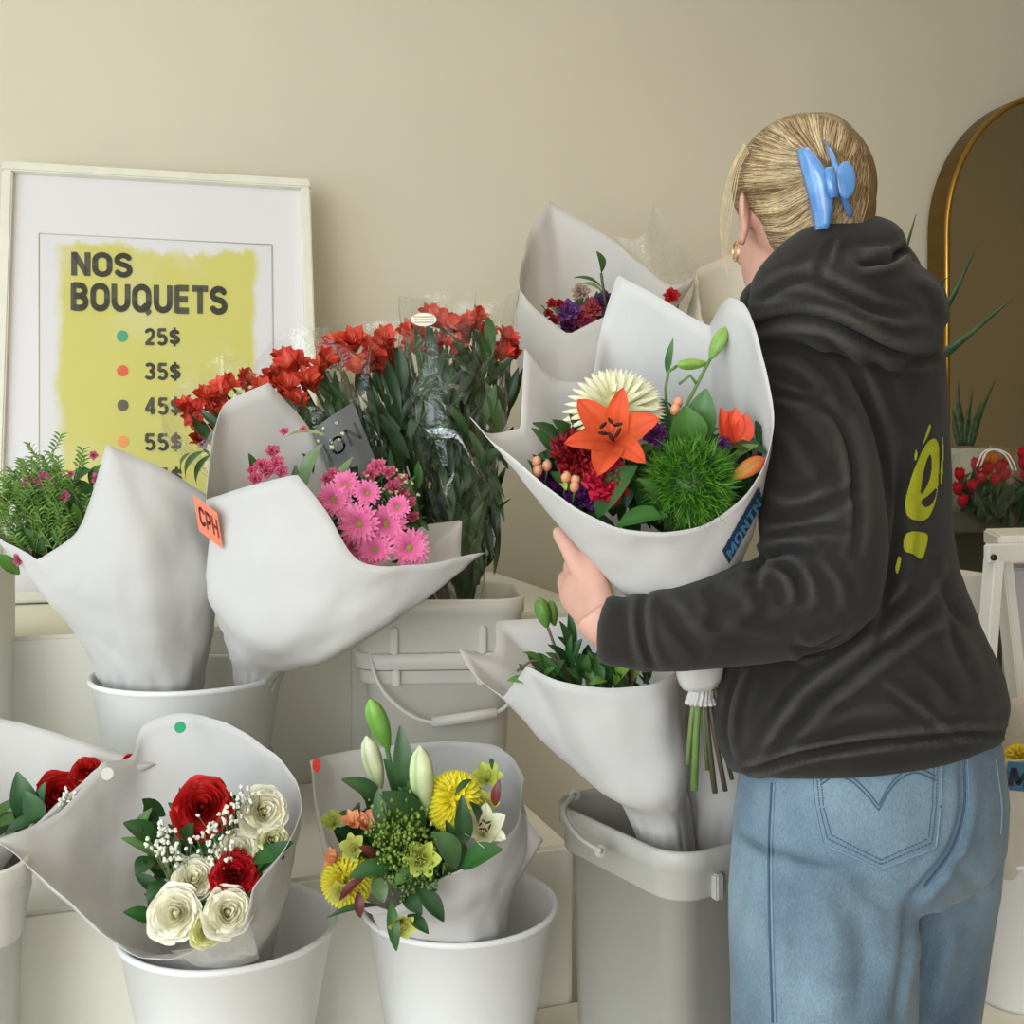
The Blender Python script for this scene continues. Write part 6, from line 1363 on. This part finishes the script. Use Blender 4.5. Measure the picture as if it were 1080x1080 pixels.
# white folding step stool and panels at the right edge
st = thing('step_stool', Vector((P(1075, 0, 2.0).x, 2.0, .40)), 'white metal folding stool frame at the right edge in front of the mirror', 'stool')
mb = MB(); obox(mb, P(1053, 583, 1.95), V(.30, .09, 0), V(.06, .20, 0), V(0, 0, .03), .004); mb.build('seat', M_white, st, smooth=False)
for (x0, y0, x1, y1, d0, d1) in ((1049, 590, 1038, 742, 1.93, 1.90), (1058, 590, 1075, 742, 1.95, 1.97)):
    mb = MB(); a, b = P(x0, y0, d0), P(x1, y1, d1); b.z = .42 if False else b.z; e = (b - a); e = e * ((a.z - .405) / (a.z - b.z)); obox(mb, a, e, V(.020, .004, 0), V(-.008, .03, 0), .002); mb.build('leg', M_white, st, smooth=False)
mb = MB(); obox(mb, P(1043, 595, 1.925), V(.34, .10, 0), V(-.004, .016, 0), V(0, 0, .035), .003); mb.build('side_rail', M_white, st, smooth=False)
mb = MB(); ellipsoid(mb, P(1048, 588, 1.918), (.006, .004, .006)); mb.build('rivet', mat('dark_metal', (60, 56, 50), .4, metal=.8), st)
mb = MB(); obox(mb, Vector((P(1061, 0, 2.1).x, 2.10, .40)), V(.40, .13, 0), V(.06, .15, 0), V(0, 0, EYE + (HY - 600) / F * 2.1 - .40), .004)
tag(mb.build('storage_box', mat('pale_grey_panel', (196, 198, 200), .6), smooth=False), 'pale grey white box standing under the stool at the right edge', 'box')
mb = MB(); obox(mb, Vector((P(985, 0, 2.3).x, 2.30, .40)), V(.125, .03, 0), V(-.03, .10, 0), V(0, 0, EYE + (HY - 606) / F * 2.3 - .40), .004)
tag(mb.build('storage_box', M_ledge, smooth=False), 'narrow cream box seen between the hoodie and the stool leg', 'box')
# pail with blue-card bouquet behind the jeans
pc = Vector((P(1075, 0, 1.66).x, 1.66, ZL))
pr2 = round_pail(pc, .082 * 1.0, EYE - 428 / F * 1.60 - ZL, .070, 'white pail on the low step right of the jeans', None)
L_ = thing('bouquet', P(1090, 900, 1.66), 'white wrapped bouquet with dark blue lettered card right of the jeans', 'bouquet')
wrap('paper_wrap', [circ(1078, 990, 1.66, .03), W3([(1030, 880, 1.62), (1070, 905, 1.58), (1120, 890, 1.62), (1080, 860, 1.72)]), W3([(1020, 760, 1.60), (1058, 800, 1.56), (1120, 790, 1.56), (1160, 760, 1.66), (1090, 735, 1.76)])], M_paper2, L_, .006, 91)
a_, b_, c_ = P(1063, 803, 1.545), P(1100, 806, 1.54), P(1059, 833, 1.545)
mb = MB(); mb.add([a_, b_, b_ + (c_ - a_), c_], [(0, 1, 2, 3)]); mb.build('blue_card', mat('blue_card', (44, 96, 128), .5), L_, smooth=False)
e1, e2 = b_ - a_, c_ - a_
letter_quad('M', a_ + e1 * .10 + e2 * .2, a_ + e1 * .72 + e2 * .2, a_ + e1 * .06 + e2 * .85, mat('navy_print', (16, 22, 40), .6), L_, V(0, -.0015, 0), sw=.24)
mum(P(1075, 800, 1.58), bare(1075, 800, .5), .022, (228, 200, 40), (150, 120, 20), seed=8, n=90).build('yellow_chrysanthemum', M_petal, L_)
# blue card on the held bouquet
def cardq(): 
    v0, v1, v2, v3 = [P(*q) for q in ((800, 510, 1.0), (804, 530, 1.0), (766, 594, 1.0), (760, 580, 1.0))]
FB_ = [o for o in bpy.data.objects if o.parent == F_ and o.name.startswith('paper_wrap')][0]
fv = [tuple(x.co + ROOTS[F_.name]) for x in FB_.data.vertices]; ff = [tuple(p.vertices) for p in FB_.data.polygons]; FBV = BVHTree.FromPolygons(fv, ff)
decal(FBV, [[(799, 512), (803, 530), (768, 594), (761, 580)]], [], 1.0, .0016, mat('blue_card_dark', (34, 56, 84), .5), 'blue_card', F_)
M_cb = mat('card_print', (70, 124, 160), .5)
gl, gf = lettering('MAISON' if False else 'NON', .2); mb = MB()
for k, t in enumerate((.14, .36, .58, .80)):
    pass
tl_, bl_, tr_ = (764.5, 586), (761.5, 580.5), (799.5, 524)
def card_word(p_bl, p_br, p_tl, word, sw):
    v_, f2 = lettering(word, sw, .12); pts = []; ok = True; mb = MB()
    for a, b in v_:
        x = p_bl[0] + (p_br[0] - p_bl[0]) * a + (p_tl[0] - p_bl[0]) * b; y = p_bl[1] + (p_br[1] - p_bl[1]) * a + (p_tl[1] - p_bl[1]) * b
        h = hit(FBV, x, y, .0028)
        if h is None: return None
        pts.append(h)
    mb.add(pts, f2); return mb.build('card_lettering', M_cb, F_, smooth=False)
card_word((769, 588), (801, 531), (764, 581), 'MONTN', .22)
